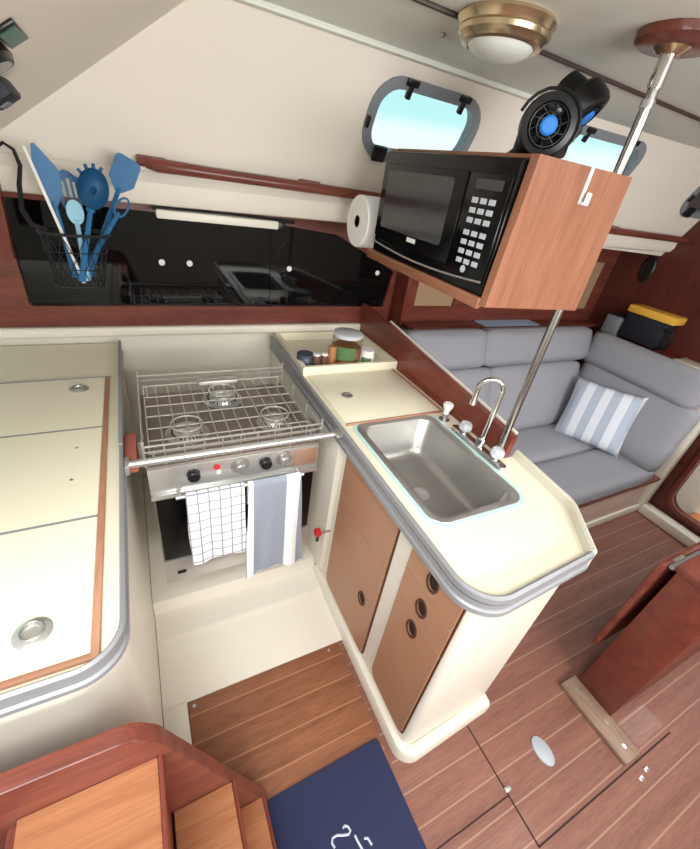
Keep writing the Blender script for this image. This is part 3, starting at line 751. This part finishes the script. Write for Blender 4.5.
# paper towel roll
pt = thing('paper_towel_roll', 'white paper towel roll mounted beside the microwave box', 'paper towel', (.85, 1.437, 1.535))
MR = align((1, 0, 0), (.745, 1.437, 1.535))
bm = N(); b2 = N()
lathe(bm, [(.02, 0), (.083, 0), (.086, .004), (.086, .236), (.083, .24), (.02, .24), (.02, .0)], MR, 40); mk('roll', bm, PAPER, pt)
bm = N(); lathe(bm, [(.0205, .002), (.0175, .002), (.0175, .238), (.0205, .238)], MR, 20); mk('core', bm, mat('cardboard_core', (170, 150, 130), .9), pt)
bm = N(); tube(bm, [(.77, 1.437, 1.535), (1.0, 1.437, 1.535), (1.01, 1.437, 1.535), (1.01, 1.331, 1.535)], .006, 8); mk('holder_rod', bm, SINKM, pt)

# ---- twin fan on the box
fn_ = thing('twin_fan', 'black twin-head fan with blue hubs on top of the microwave box', 'fan', (1.0, .98, 1.766))
bm = N(); lathe(bm, [(0, 1.766), (.05, 1.766), (.052, 1.775), (.035, 1.79), (.024, 1.80), (.022, 1.85), (0, 1.855)], TR(1.0, 1.0, 0), 24); box(bm, (.985, .985, 1.80), (1.17, 1.015, 1.86), .012); mk('base', bm, BLK, fn_)
bm = N(); tube(bm, [(1.0, 1.0, 1.84), (1.0, .97, 1.855)], .013, 10); mk('yoke', bm, BLK, fn_)
bm = N(); tube(bm, [(1.15, 1.0, 1.84), (1.165, .985, 1.87), (1.15, .99, 1.93)], .02, 10); mk('yoke', bm, BLK, fn_)
def fanhead(c, d, R, nblade=5):
    M = align(d, c)
    bm = N(); lathe(bm, [(R, -.028), (R + .006, -.02), (R + .007, .018), (R + .002, .03), (R - .012, .033), (R - .014, .026), (R - .004, .018), (R - .004, -.02), (R, -.028)], M, 36)
    for rr in (R * .72, R * .45): tube(bm, [M @ V((rr * math.cos(t * PI / 16), rr * math.sin(t * PI / 16), .034)) for t in range(32)], .0018, 6, True)
    for q in range(10):
        t = q * PI / 5; tube(bm, [M @ V((.02 * math.cos(t), .02 * math.sin(t), .034)), M @ V(((R - .006) * math.cos(t + .35), (R - .006) * math.sin(t + .35), .028))], .0018, 6)
    hd = mk('fan_head', bm, BLK, fn_)
    bm = N(); lathe(bm, [(0, -.085), (.030, -.08), (.040, -.04), (.042, -.01), (0, -.01)], M, 20); mk('motor', bm, BLK, hd)
    bm = N()
    for q in range(nblade):
        t = q * 2 * PI / nblade
        sheet(bm, lambda u, v: M @ (RZ(t) @ V((.016 + (R - .03) * u, (.012 + .03 * u) * (v - .5) * 2, .008 * (v - .5) * 2 + .004))), 4, 4, .0018)
    mk('blades', bm, BLKG, hd)
    bm = N(); lathe(bm, [(0, .041), (.016, .040), (.021, .036), (.021, -.012), (0, -.012)], M, 20); mk('hub', bm, BLUEH, hd)
fanhead(V((.992, .93, 1.850)), V((-.62, -.72, -.06)), .062)
fanhead(V((1.13, .965, 1.916)), V((.30, -.62, -.62)), .058)
bm = N(); M = align((-.62, -.72, -.06), (.992, .93, 1.850)); tube(bm, [M @ V((.077 * math.cos(t), .077 * math.sin(t), 0)) for t in [(-.1 + i * .1) * PI for i in range(11)]], .004, 8)
mk('swivel_bracket', bm, BLK, fn_)
# ---- overhead lamp
lm = thing('ceiling_lamp', 'round brass dome lamp on the overhead', 'lamp', (.82, .985, 1.95))
ML = TR(.825, .99, 0) @ TR(0, 0, 2.0195) @ Matrix.Diagonal((.92, .92, .86, 1)) @ TR(0, 0, -2.0195)
bm = N(); lathe(bm, [(0, 2.0195), (.118, 2.0195), (.122, 2.012), (.116, 2.004), (.112, 1.996), (.116, 1.99), (.113, 1.980), (.104, 1.972), (.10, 1.966), (.088, 1.963), (.084, 1.968), (.084, 2.0), (0, 2.0)], ML, 48); mk('brass_rim', bm, BRASS, lm)
bm = N(); lathe(bm, [(0, 1.935), (.03, 1.937), (.06, 1.946), (.078, 1.958), (.085, 1.97), (.08, 1.975), (0, 1.975)], ML, 40); mk('glass_dome', bm, FROST, lm)
for x, y, lab in ((.958, .993, 'small screw head on the overhead near the steel post'), (.80, 1.20, 'small screw head on the overhead between lamp and cabin side')):
    tag(mk('screw_cover', LA([(0, 2.012), (.007, 2.013), (.009, 2.0195), (0, 2.0195)], TR(x, y, 0), 14), SINKM, None, (x, y, 2.016)), lab, 'screw')

# ================================================================= UTENSIL BASKET
bk = thing('utensil_basket', 'black wire basket hanging in front of the dark locker', 'basket', (-.16, 1.5, 1.27))
def oval(cx, cy, a, b, z, n=28): return [(cx + a * math.copysign(abs(math.cos(t)) ** .7, math.cos(t)), cy + b * math.copysign(abs(math.sin(t)) ** .7, math.sin(t)), z) for t in [2 * PI * i / n for i in range(n)]]
bcx, bcy = -.150, 1.50
T_ = oval(bcx, bcy, .088, .058, 1.415); B_ = oval(bcx - .012, bcy, .066, .045, 1.268)
bm = N(); tube(bm, T_, .0042, 8, True); mk('rim', bm, WIRE, bk)
bm = N(); tube(bm, B_, .003, 6, True)
for f in (.33, .66): tube(bm, [tuple(V(a).lerp(V(b), f)) for a, b in zip(T_, B_)], .0016, 5, True)
for i in range(0, 28, 2):
    tube(bm, [T_[i], B_[(i + 3) % 28]], .0014, 5); tube(bm, [T_[i], B_[(i - 3) % 28]], .0014, 5)
for i in range(0, 14, 2): tube(bm, [B_[i], B_[(28 - i) % 28]], .0016, 5)
mk('mesh_body', bm, WIRE, bk)
for dx in (0, .03):
    bm = N(); tube(bm, [(-.225 + dx * .3, 1.52 - dx, 1.417), (-.252, 1.53 - dx, 1.425), (-.268, 1.545 - dx, 1.46), (-.262, 1.56 - dx, 1.52), (-.252, 1.575 - dx * .6, 1.565), (-.262, 1.595 - dx * .3, 1.60), (-.285, 1.61, 1.612), (-.30, 1.61, 1.60)], .0038, 8); mk('hanging_wire', bm, WIRE, bk)
# wooden cleat
bm = N(); prism(bm, rpoly([(-.42, 1.30), (-.335, 1.30), (-.315, 1.58), (-.32, 1.625), (-.42, 1.63)], .012, 4), 0, .03, frame_from((0, 1.63, 0), (1, 0, 0), (0, 0, 1)))
tag(mk('wood_post', bm, MAHOZ, None, (-.32, 1.61, 1.30)), 'red-brown wooden post at the far left edge behind the basket wire', 'post')
def handle(p0, p1, r=.0055, m=BLUE, **k): return tube_obj(p0, p1, r)
def utensil(label, cat, name, base, tip, w, m, head, twist=0.0):
    """head(bm, M): geometry in local frame, +y toward the tip, z = normal toward the camera"""
    base = V(base); tip = V(tip); t = thing(name, label, cat, base, 'kitchen utensils in the wire basket')
    ey = (tip - base).normalized(); vdir = (V((0, 0, 1.67)) - tip).normalized()
    ex = ey.cross(vdir).normalized(); ez = ex.cross(ey)
    L = (tip - base).length
    M = Matrix.Identity(4)
    for i in range(3): M[i][0], M[i][1], M[i][2], M[i][3] = ex[i], ey[i], ez[i], base[i]
    M = M @ RY(twist)
    hl = head['L']
    bm = N(); tube(bm, [M @ V((0, y, 0)) for y in (0, (L - hl) * .5, L - hl + .012)], .006, 8, radii=[.0095, .0075, .006]); mk('handle', bm, head.get('hm', m), t)
    bm = N(); head['f'](bm, M @ TR(0, L - hl, 0)); mk('head', bm, m, t)
    return t
def blade(poly, holes=(), th=.004):
    def f(bm, M):
        plate(bm, poly, [list(h) for h in holes], -th / 2, th / 2, M)
    return f
def slot(x, y0, y1, w): return rpoly([(x - w, y0), (x + w, y0), (x + w, y1), (x - w, y1)], w * .9, 3)
leaf = rpoly([(-.008, 0), (.008, 0), (.030, .045), (.032, .09), (-.012, .155), (-.026, .09), (-.022, .045)], [0, 0, .02, .03, .006, .03, .02], 5)
utensil('pointed blue spatula standing tallest at the left in the wire basket', 'utensil', 'spatula', (-.172, 1.50, 1.285), (-.193, 1.50, 1.620), 0, BLUE, dict(L=.14, f=blade(leaf)))
turn = rpoly([(-.007, 0), (.007, 0), (.026, .03), (.03, .10), (.0, .125), (-.024, .10), (-.024, .03)], [0, 0, .01, .015, .03, .015, .01], 4)
utensil('blue slotted turner just right of the pointed spatula', 'utensil', 'slotted_turner', (-.135, 1.515, 1.285), (-.150, 1.53, 1.578), 0, BLUE, dict(L=.125, f=blade(turn, [slot(-.011, .03, .09, .004), slot(.004, .03, .098, .004), slot(.017, .03, .09, .003)])))
spoon = [(0.021 * math.cos(t), .03 + .032 * math.sin(t)) for t in [i * PI / 14 for i in range(28)]]
utensil('pale blue spoon low in the middle of the wire basket', 'utensil', 'spoon', (-.14, 1.47, 1.285), (-.135, 1.47, 1.505), 0, BLUEL, dict(L=.062, f=blade(spoon, (), .006)))
def pasta(bm, M):
    # domed bowl with a drain hole and teeth
    b2 = bmesh.new(); rings = []
    for i in range(7):
        f = i / 6; rr = .0085 + (.041 - .0085) * math.sin(f * PI / 2)
        rings.append([b2.verts.new((rr * math.cos(t) * .92, .05 + 1.3 * rr * math.sin(t), .026 * math.cos(f * PI / 2))) for t in [q * PI / 14 for q in range(28)]])
    for A, B in zip(rings, rings[1:]):
        for q in range(28): b2.faces.new((A[q], A[(q + 1) % 28], B[(q + 1) % 28], B[q]))
    bmesh.ops.solidify(b2, geom=list(b2.faces), thickness=.003)
    merge(bm, b2, M)
    for q in range(5):
        t = PI * (.42 + q * .13); x, y = .038 * math.cos(t), .05 + .052 * math.sin(t)
        tube(bm, [M @ V((x, y, .004)), M @ V((x * 1.25, y + .010 * math.sin(t), -.002))], .0046, 6)
    tube(bm, [M @ V((0, -.01, -.004)), M @ V((0, .085, -.004))], .011, 8)
ps = utensil('blue pasta spoon with a round hole facing the camera in the basket', 'utensil', 'pasta_spoon', (-.155, 1.46, 1.285), (-.068, 1.45, 1.578), 0, BLUE, dict(L=.092, f=pasta))
sq = rpoly([(-.008, 0), (.008, 0), (.034, .03), (.034, .10), (-.034, .10), (-.034, .03)], [0, 0, .012, .014, .014, .012], 4)
utensil('blue square turner leaning farthest right in the wire basket', 'utensil', 'turner', (-.14, 1.525, 1.285), (.022, 1.53, 1.622), 0, BLUE, dict(L=.10, f=blade(sq)))
def loop(bm, M): tube(bm, [M @ V((.015 * math.sin(t) * (1 if True else 0), .03 - .03 * math.cos(t), 0)) for t in [q * PI / 12 for q in range(24)]], .003, 6, True)
utensil('blue looped whisk low at the right rim of the basket', 'utensil', 'whisk', (-.16, 1.50, 1.285), (.0, 1.48, 1.52), 0, BLUE, dict(L=.06, f=loop))
ws = thing('stirring_stick', 'long thin white stick leaning out of the left of the basket', 'stick', (-.178, 1.46, 1.285))
bm = N(); tube(bm, [(-.150, 1.46, 1.285), (-.222, 1.49, 1.615)], .0042, 8); mk('shaft', bm, WHT, ws)
bm = N(); cyl(bm, .0055, 0, .02, align((-.072, .03, .33), (-.150, 1.46, 1.280)), 10); mk('end_cap', bm, WHT, ws)
# instruments on the sloping overhead
def inst(x, y): 
    tt = (x - c0.x) / (c1.x - c0.x); return c0 + (c1 - c0) * tt + V((0, y - c0.y, 0))
MI = frame_from((0, 0, 0), d, (0, 1, 0))
def onslope(x, y, flip=1):
    M = frame_from(inst(x, y), d, (0, 1, 0)); 
    return M if (M.to_3x3() @ V((0, 0, 1))).dot(nS) > 0 else frame_from(inst(x, y), -d, (0, 1, 0))
M = onslope(-.110, .84)
gi = thing('green_gauge', 'small square green-faced gauge on the sloping overhead', 'gauge', tuple(M.translation))
bm = N(); box(bm, (-.015, -.055, 0), (.015, .055, .005), .002, 2, M); mk('bezel', bm, BLK, gi)
bm = N(); box(bm, (-.0115, -.044, .004), (.0115, .044, .006), .0005, 1, M); mk('face', bm, GREEN, gi)
M = onslope(-.141, .86)
gk = thing('black_gauge', 'round black instrument at the left edge beside the green gauge', 'gauge', tuple(M.translation))
bm = N(); lathe(bm, [(0, 0), (.03, 0), (.032, .012), (.026, .018), (0, .018)], M @ Matrix.Diagonal((.7, 1.6, 1, 1)), 26); mk('bezel', bm, BLK, gk)
bm = N(); lathe(bm, [(0, .017), (.02, .017), (.02, .019), (0, .019)], M @ Matrix.Diagonal((.7, 1.6, 1, 1)), 26); mk('face', bm, MWWIN, gk)
M = onslope(-.184, 1.03)
gb = thing('instrument_box', 'dark box on the sloping overhead below the round black instrument', 'box', tuple(M.translation))
bm = N(); box(bm, (-.03, -.05, 0), (.018, .045, .03), .006, 2, M); mk('shell', bm, CASE, gb)
bm = N(); box(bm, (-.012, -.02, .029), (.006, .02, .033), .002, 1, M); mk('button', bm, GREYB, gb)

# ================================================================= SETTEE
se = thing('corner_settee', 'grey upholstered L-shaped settee beyond the peninsula', 'settee', (2.0, 1.2, 0))
bm = N(); box(bm, (1.17, .82, 0), (2.85, 1.62, .30), .004); mk('plinth', bm, mat('settee_front', (206, 180, 166), .5), se)
bm = N(); box(bm, (1.17, .785, .30), (2.85, 1.62, .325), .006); mk('wood_edge', bm, MAHO, se)
bm = N(); box(bm, (1.17, .805, 0), (2.89, .822, .06), .006); mk('kick_trim', bm, GEL, se)
def cus(nm, x0, x1, y0, y1, z0, z1, puff=.012, M=None, c=10):
    bm = N(); cushion(bm, (x1 - x0, y1 - y0, z1 - z0), (M or Matrix.Identity(4)) if M else TR((x0 + x1) / 2, (y0 + y1) / 2, (z0 + z1) / 2), cuts=c, puff=puff); return mk(nm, bm, FAB, se, sharp=80)
cus('seat_cushion', 1.19, 2.70, .775, 1.08, .325, .435)
cus('seat_cushion', 1.19, 2.70, 1.075, 1.40, .325, .437)
def slab(nm, c, size, rx=0, ry=0, puff=.015):
    bm = N(); cushion(bm, size, TR(*c) @ RY(ry) @ RX(rx), cuts=12, puff=puff); return mk(nm, bm, FAB, se, sharp=80)
tl = math.radians(-17)
for xc, wl in ((1.485, .64), (2.20, .84)): slab('back_cushion', (xc, 1.478, .625), (wl, .14, .44), tl)
for xc, wl in ((1.46, .56), (2.21, .98)): slab('head_roll', (xc, 1.585, .935), (wl, .16, .225), tl)
tf = math.radians(14)
slab('back_cushion', (2.70, 1.15, .62), (.14, .74, .44), 0, tf)
slab('head_roll', (2.76, 1.19, .92), (.15, .74, .225), 0, tf)
bm = N(); box(bm, (2.86, .87, .0), (2.99, 1.63, 1.005), .004); mk('back_ledge', bm, MAHOY, se)
bm = N(); box(bm, (2.84, .866, 1.0), (2.99, 1.10, 1.02), .005); mk('ledge_trim', bm, GEL, se)
# pillow
pw = thing('throw_pillow', 'blue and white striped pillow leaning in the settee corner', 'pillow', (2.48, 1.10, .44))
def pillow(bm, M, S=.40, T=.075):
    n = 18; G = {}
    for sgn in (1, -1):
        for i in range(n + 1):
            for j in range(n + 1):
                u, v = i / n * 2 - 1, j / n * 2 - 1
                if sgn < 0 and (i in (0, n) or j in (0, n)): G[sgn, i, j] = G[1, i, j]; continue
                k_ = 1 - .07 * (1 - abs(u) ** 2) * abs(v) ** 6 ; k2 = 1 - .07 * (1 - abs(v) ** 2) * abs(u) ** 6
                h = T * ((1 - u ** 4) * (1 - v ** 4)) ** .55
                G[sgn, i, j] = bm.verts.new(M @ V((u * S / 2 * k2, v * S / 2 * k_, sgn * h)))
        for i in range(n):
            for j in range(n):
                q = [G[sgn, i, j], G[sgn, i + 1, j], G[sgn, i + 1, j + 1], G[sgn, i, j + 1]]
                bm.faces.new(q if sgn > 0 else q[::-1])
bm = N(); MPW = Matrix.Identity(4)
pillow(bm, MPW)
o = mk('cover', bm, PILW, None, None, 80)
PWM = frame_from((2.50, 1.165, .615), (.15, -.37, .025), (.09, .12, .335))
o.parent = pw; o.matrix_local = TR(-2.48, -1.10, -.44) @ PWM
# case on the ledge
cs = thing('tool_case', 'black carry case with yellow lid on the ledge behind the settee', 'case', (2.92, 1.36, 1.02))
bm = N(); box(bm, (2.87, 1.23, 1.02), (2.985, 1.49, 1.185), .012); mk('shell', bm, CASE, cs)
bm = N(); box(bm, (2.855, 1.20, 1.185), (2.99, 1.50, 1.235), .012); mk('lid', bm, YEL, cs)
bm = N(); tube(bm, [(2.86, 1.235, 1.15), (2.85, 1.18, 1.15), (2.85, 1.16, 1.10), (2.86, 1.18, 1.05), (2.87, 1.23, 1.03)], .008, 8); mk('strap', bm, BLK, cs)
gbx = thing('storage_box', 'grey mottled box beside the black case on the ledge', 'box', (2.92, 1.56, 1.02))
bm = N(); box(bm, (2.87, 1.505, 1.006), (2.97, 1.615, 1.13), .012); mk('shell', bm, GREYB, gbx)
bm = N(); box(bm, (2.88, 1.515, 1.13), (2.96, 1.605, 1.145), .005); mk('lid', bm, BLK, gbx)
bm = N(); M = align((-1, 0, 0), (3.0, 1.575, 1.44)); lathe(bm, [(0, 0), (.06, 0), (.062, .01), (.05, .016), (0, .012)], M @ Matrix.Diagonal((.7, 1.4, 1, 1)), 30)
spk = thing('bulkhead_speaker', 'black oval speaker on the dark forward bulkhead', 'speaker', (3.0, 1.575, 1.44)); mk('grille', bm, BLK, spk)
tag(mk('notepad', BX((1.84, 1.69, 1.0225), (2.32, 1.79, 1.03), .001, 1), LBLUE, None, (2.08, 1.74, 1.0225)), 'pale blue paper lying on the shelf behind the settee', 'paper')
# ================================================================= TABLE
tb = thing('drop_leaf_table', 'red-brown folded drop-leaf table standing on the sole at right', 'table', (1.9, .13, 0))
bm = N(); box(bm, (1.458, .066, .0), (2.6, .214, .735), .004); mk('pedestal', bm, TABLEW, tb)
bm = N(); box(bm, (1.45, .06, .735), (2.62, .222, .765), .006); mk('table_top', bm, MAHO, tb)
bm = N(); M = TR(0, .252, .735); box(bm, (1.44, -.011, -.49), (2.62, .011, 0), .006, 2, M); mk('drop_leaf', bm, MAHO, tb)
bm = N(); tube(bm, [(1.46, .231, .735), (2.6, .231, .735)], .009, 8); box(bm, (1.50, .216, .73), (1.56, .25, .738), .001); mk('hinge', bm, SINKM, tb)
bm = N(); box(bm, (1.366, -.06, 0), (1.457, .232, .022), .004); mk('foot_strip', bm, FOOTW, tb)
bm = N()
for y in (.19, -.02): cyl(bm, .008, .0215, .0245, TR(1.41, y, 0), 12)
mk('screw_head', bm, STEEL, tb)
# floor pieces
ov = PR([(1.111 + .031 * math.cos(t * PI / 16), .10 + .047 * math.sin(t * PI / 16)) for t in range(32)], 0, .005, None, .0015)
tag(mk('deck_plate', ov, OVAL, None, (1.111, .1, 0)), 'pale oval plate set in the wooden sole near the table', 'plate')
ht = thing('floor_hatch', 'orange-brown planked floor hatch in front of the stove', 'hatch', (.27, .5, 0))
bm = N(); box(bm, (-.031, .285, 0.0), (.566, .740, .004), .0012, 1); mk('panel', bm, HATCHM, ht)
bm = N(); cyl(bm, .006, .003, .0052, TR(-.012, .722, 0), 10); cyl(bm, .006, .003, .0052, TR(.515, .722, 0), 10); mk('screw_head', bm, STEEL, ht)
h3 = thing('floor_hatch', 'brown planked floor hatch around the pale oval plate', 'hatch', (1.15, .05, 0))
bm = N()
for a, b in (((.893, -.073, 0), (.898, .275, .0012)), ((.893, -.073, 0), (1.66, -.068, .0012)), ((.55, .059, 0), (.893, .063, .0012))): box(bm, a, b)
mk('seam', bm, DARKG, h3)
for i, (x, y) in enumerate(((.905, .075), (1.395, -.108), (1.44, -.10))):
    bm = N(); box(bm, (x - .012, y - .007, 0), (x + .012, y + .007, .004), .002); mk('catch', bm, STEEL, h3)
# mat
mt = thing('floor_mat', 'navy blue carpet mat with white emblem at the foot of the steps', 'mat', (.36, .05, .004))
bm = N(); prism(bm, rpoly([(.148, .372), (.556, .378), (.567, -.35), (.148, -.35)], .012, 4), .004, .012, None, .003); mk('pile', bm, NAVY, mt)
WHC = mat('emblem_white', (200, 202, 214), .9)
zz = .0125
def emb(pts, r=.0035): 
    bm = N(); tube(bm, [(x, y, zz) for x, y in pts], r, 6); mk('emblem_stroke', bm, WHC, mt)
emb([(.345, .218), (.352, .221), (.361, .215), (.364, .204), (.356, .199), (.340, .204), (.322, .212), (.308, .212), (.302, .203), (.306, .19)])
emb([(.372, .190), (.374, .175), (.379, .155), (.386, .12), (.388, .08), (.38, .05)])
emb([(.395, .172), (.405, .168), (.41, .15)]); emb([(.30, .17), (.31, .14), (.335, .12), (.355, .13)])

# ================================================================= COMPANIONWAY STEPS
la = thing('companionway_steps', 'red-brown companionway ladder with oak treads at lower left', 'steps', (-.1, .1, 0))
Mst = frame_from((0, .386, 0), (1, 0, 0), (0, 0, 1))
sp_ = rpoly([(-.60, 0), (.150, 0), (.152, .07), (-.070, .775), (-.105, .826), (-.60, .83)], [0, .005, .02, .05, .05, 0], 6)
def stringer(y):
    bm = N(); prism(bm, sp_, 0, .03, frame_from((0, y, 0), (1, 0, 0), (0, 0, 1)), .004); return bm
mk('stringer', stringer(.382), MAHO, la); mk('stringer', stringer(-.35), MAHO, la)
for x0, x1, z, nm in ((-.285, -.078, .722, 0), (-.08, .050, .40, 1), (.045, .130, .16, 2)):
    bm = N(); box(bm, (x0, -.35, z - .022), (x1, .352, z), .003); tr = mk('tread', bm, TREAD, la)
    bm = N(); box(bm, (x1, -.35, z - .03), (x1 + .008, .352, z + .003), .002); mk('nosing', bm, MAHOY, tr)
for x, z0, z1 in ((-.29, .0, .70), (-.085, .378, .70), (.04, .14, .378), (.12, .0, .14)):
    bm = N(); box(bm, (x - .012, -.35, z0), (x, .352, z1)); mk('riser', bm, MAHOZ, la)

# ================================================================= LIGHT
wd = bpy.data.worlds.new('World'); SC.world = wd; wd.use_nodes = True
nt = wd.node_tree; bg = nt.nodes['Background']
tc = nt.nodes.new('ShaderNodeTexCoord'); sx = nt.nodes.new('ShaderNodeSeparateXYZ'); nt.links.new(tc.outputs['Generated'], sx.inputs[0])
cr = nt.nodes.new('ShaderNodeValToRGB')
els = cr.color_ramp.elements
els[0].position = 0.0; els[0].color = (.75, .78, .76, 1)
els[1].position = 1.0; els[1].color = (.35, .62, .70, 1)
for p, c in ((.06, (1, 1, .99, 1)), (.095, (.97, 1, 1, 1)), (.12, (.60, .93, .93, 1)), (.3, (.55, .86, .88, 1))):
    e = els.new(p); e.color = c
nt.links.new(sx.outputs['Z'], cr.inputs[0]); nt.links.new(cr.outputs[0], bg.inputs[0]); bg.inputs[1].default_value = .6
def area(name, loc, target, sx, sy, power, col=(1, 1, 1)):
    L = bpy.data.lights.new(name, 'AREA'); L.shape = 'RECTANGLE'; L.size = sx; L.size_y = sy; L.energy = power; L.color = col
    o = bpy.data.objects.new(name, L); COL.objects.link(o); o.location = loc
    o.rotation_euler = (V(target) - V(loc)).to_track_quat('-Z', 'Y').to_euler()
    return o
area('companionway_daylight', (-.45, -.40, 2.30), (.3, 1.4, .7), .9, .9, 26, (1, .99, .97))
area('salon_fill', (1.75, -.25, 2.005), (1.75, -.2, 0), .55, .55, 5.5, (1, .995, .97))  # added area lamp under the closed overhead, brightens the salon
area('port_side_fill', (.9, -1.5, 1.5), (.75, 1.2, 2.05), 1.8, .4, 31, (1, 1, .985))  # added fill lamp before a windowless wall, lifts ceiling and starboard side
area('forward_cabin_fill', (3.45, .1, 2.0), (3.45, .1, 0), .4, .4, 8, (.97, 1, 1))  # area lamp added to brighten the forward cabin; no hatch is modelled

# ================================================================= CAMERA
cam = bpy.data.cameras.new('Camera'); co = bpy.data.objects.new('Camera', cam); COL.objects.link(co)
F = 391.445
cam.sensor_fit = 'VERTICAL'; cam.sensor_height = 24.0; cam.lens = F / 849 * 24.0; cam.clip_start = .01
RM = ((0.891249, -0.430723, 0.141965), (-0.125163, -0.534483, -0.83586), (0.435902, 0.72719, -0.530268))
Mx = Matrix.Identity(4)
for i in range(3):
    Mx[i][0] = RM[0][i]; Mx[i][1] = -RM[1][i]; Mx[i][2] = -RM[2][i]
Mx[2][3] = 1.67
co.matrix_world = Mx
SC.camera = co
vs = SC.view_settings; vs.view_transform = 'Standard'; vs.look = 'None'; vs.gamma = 1; vs.use_curve_mapping = False; vs.exposure = 0.82
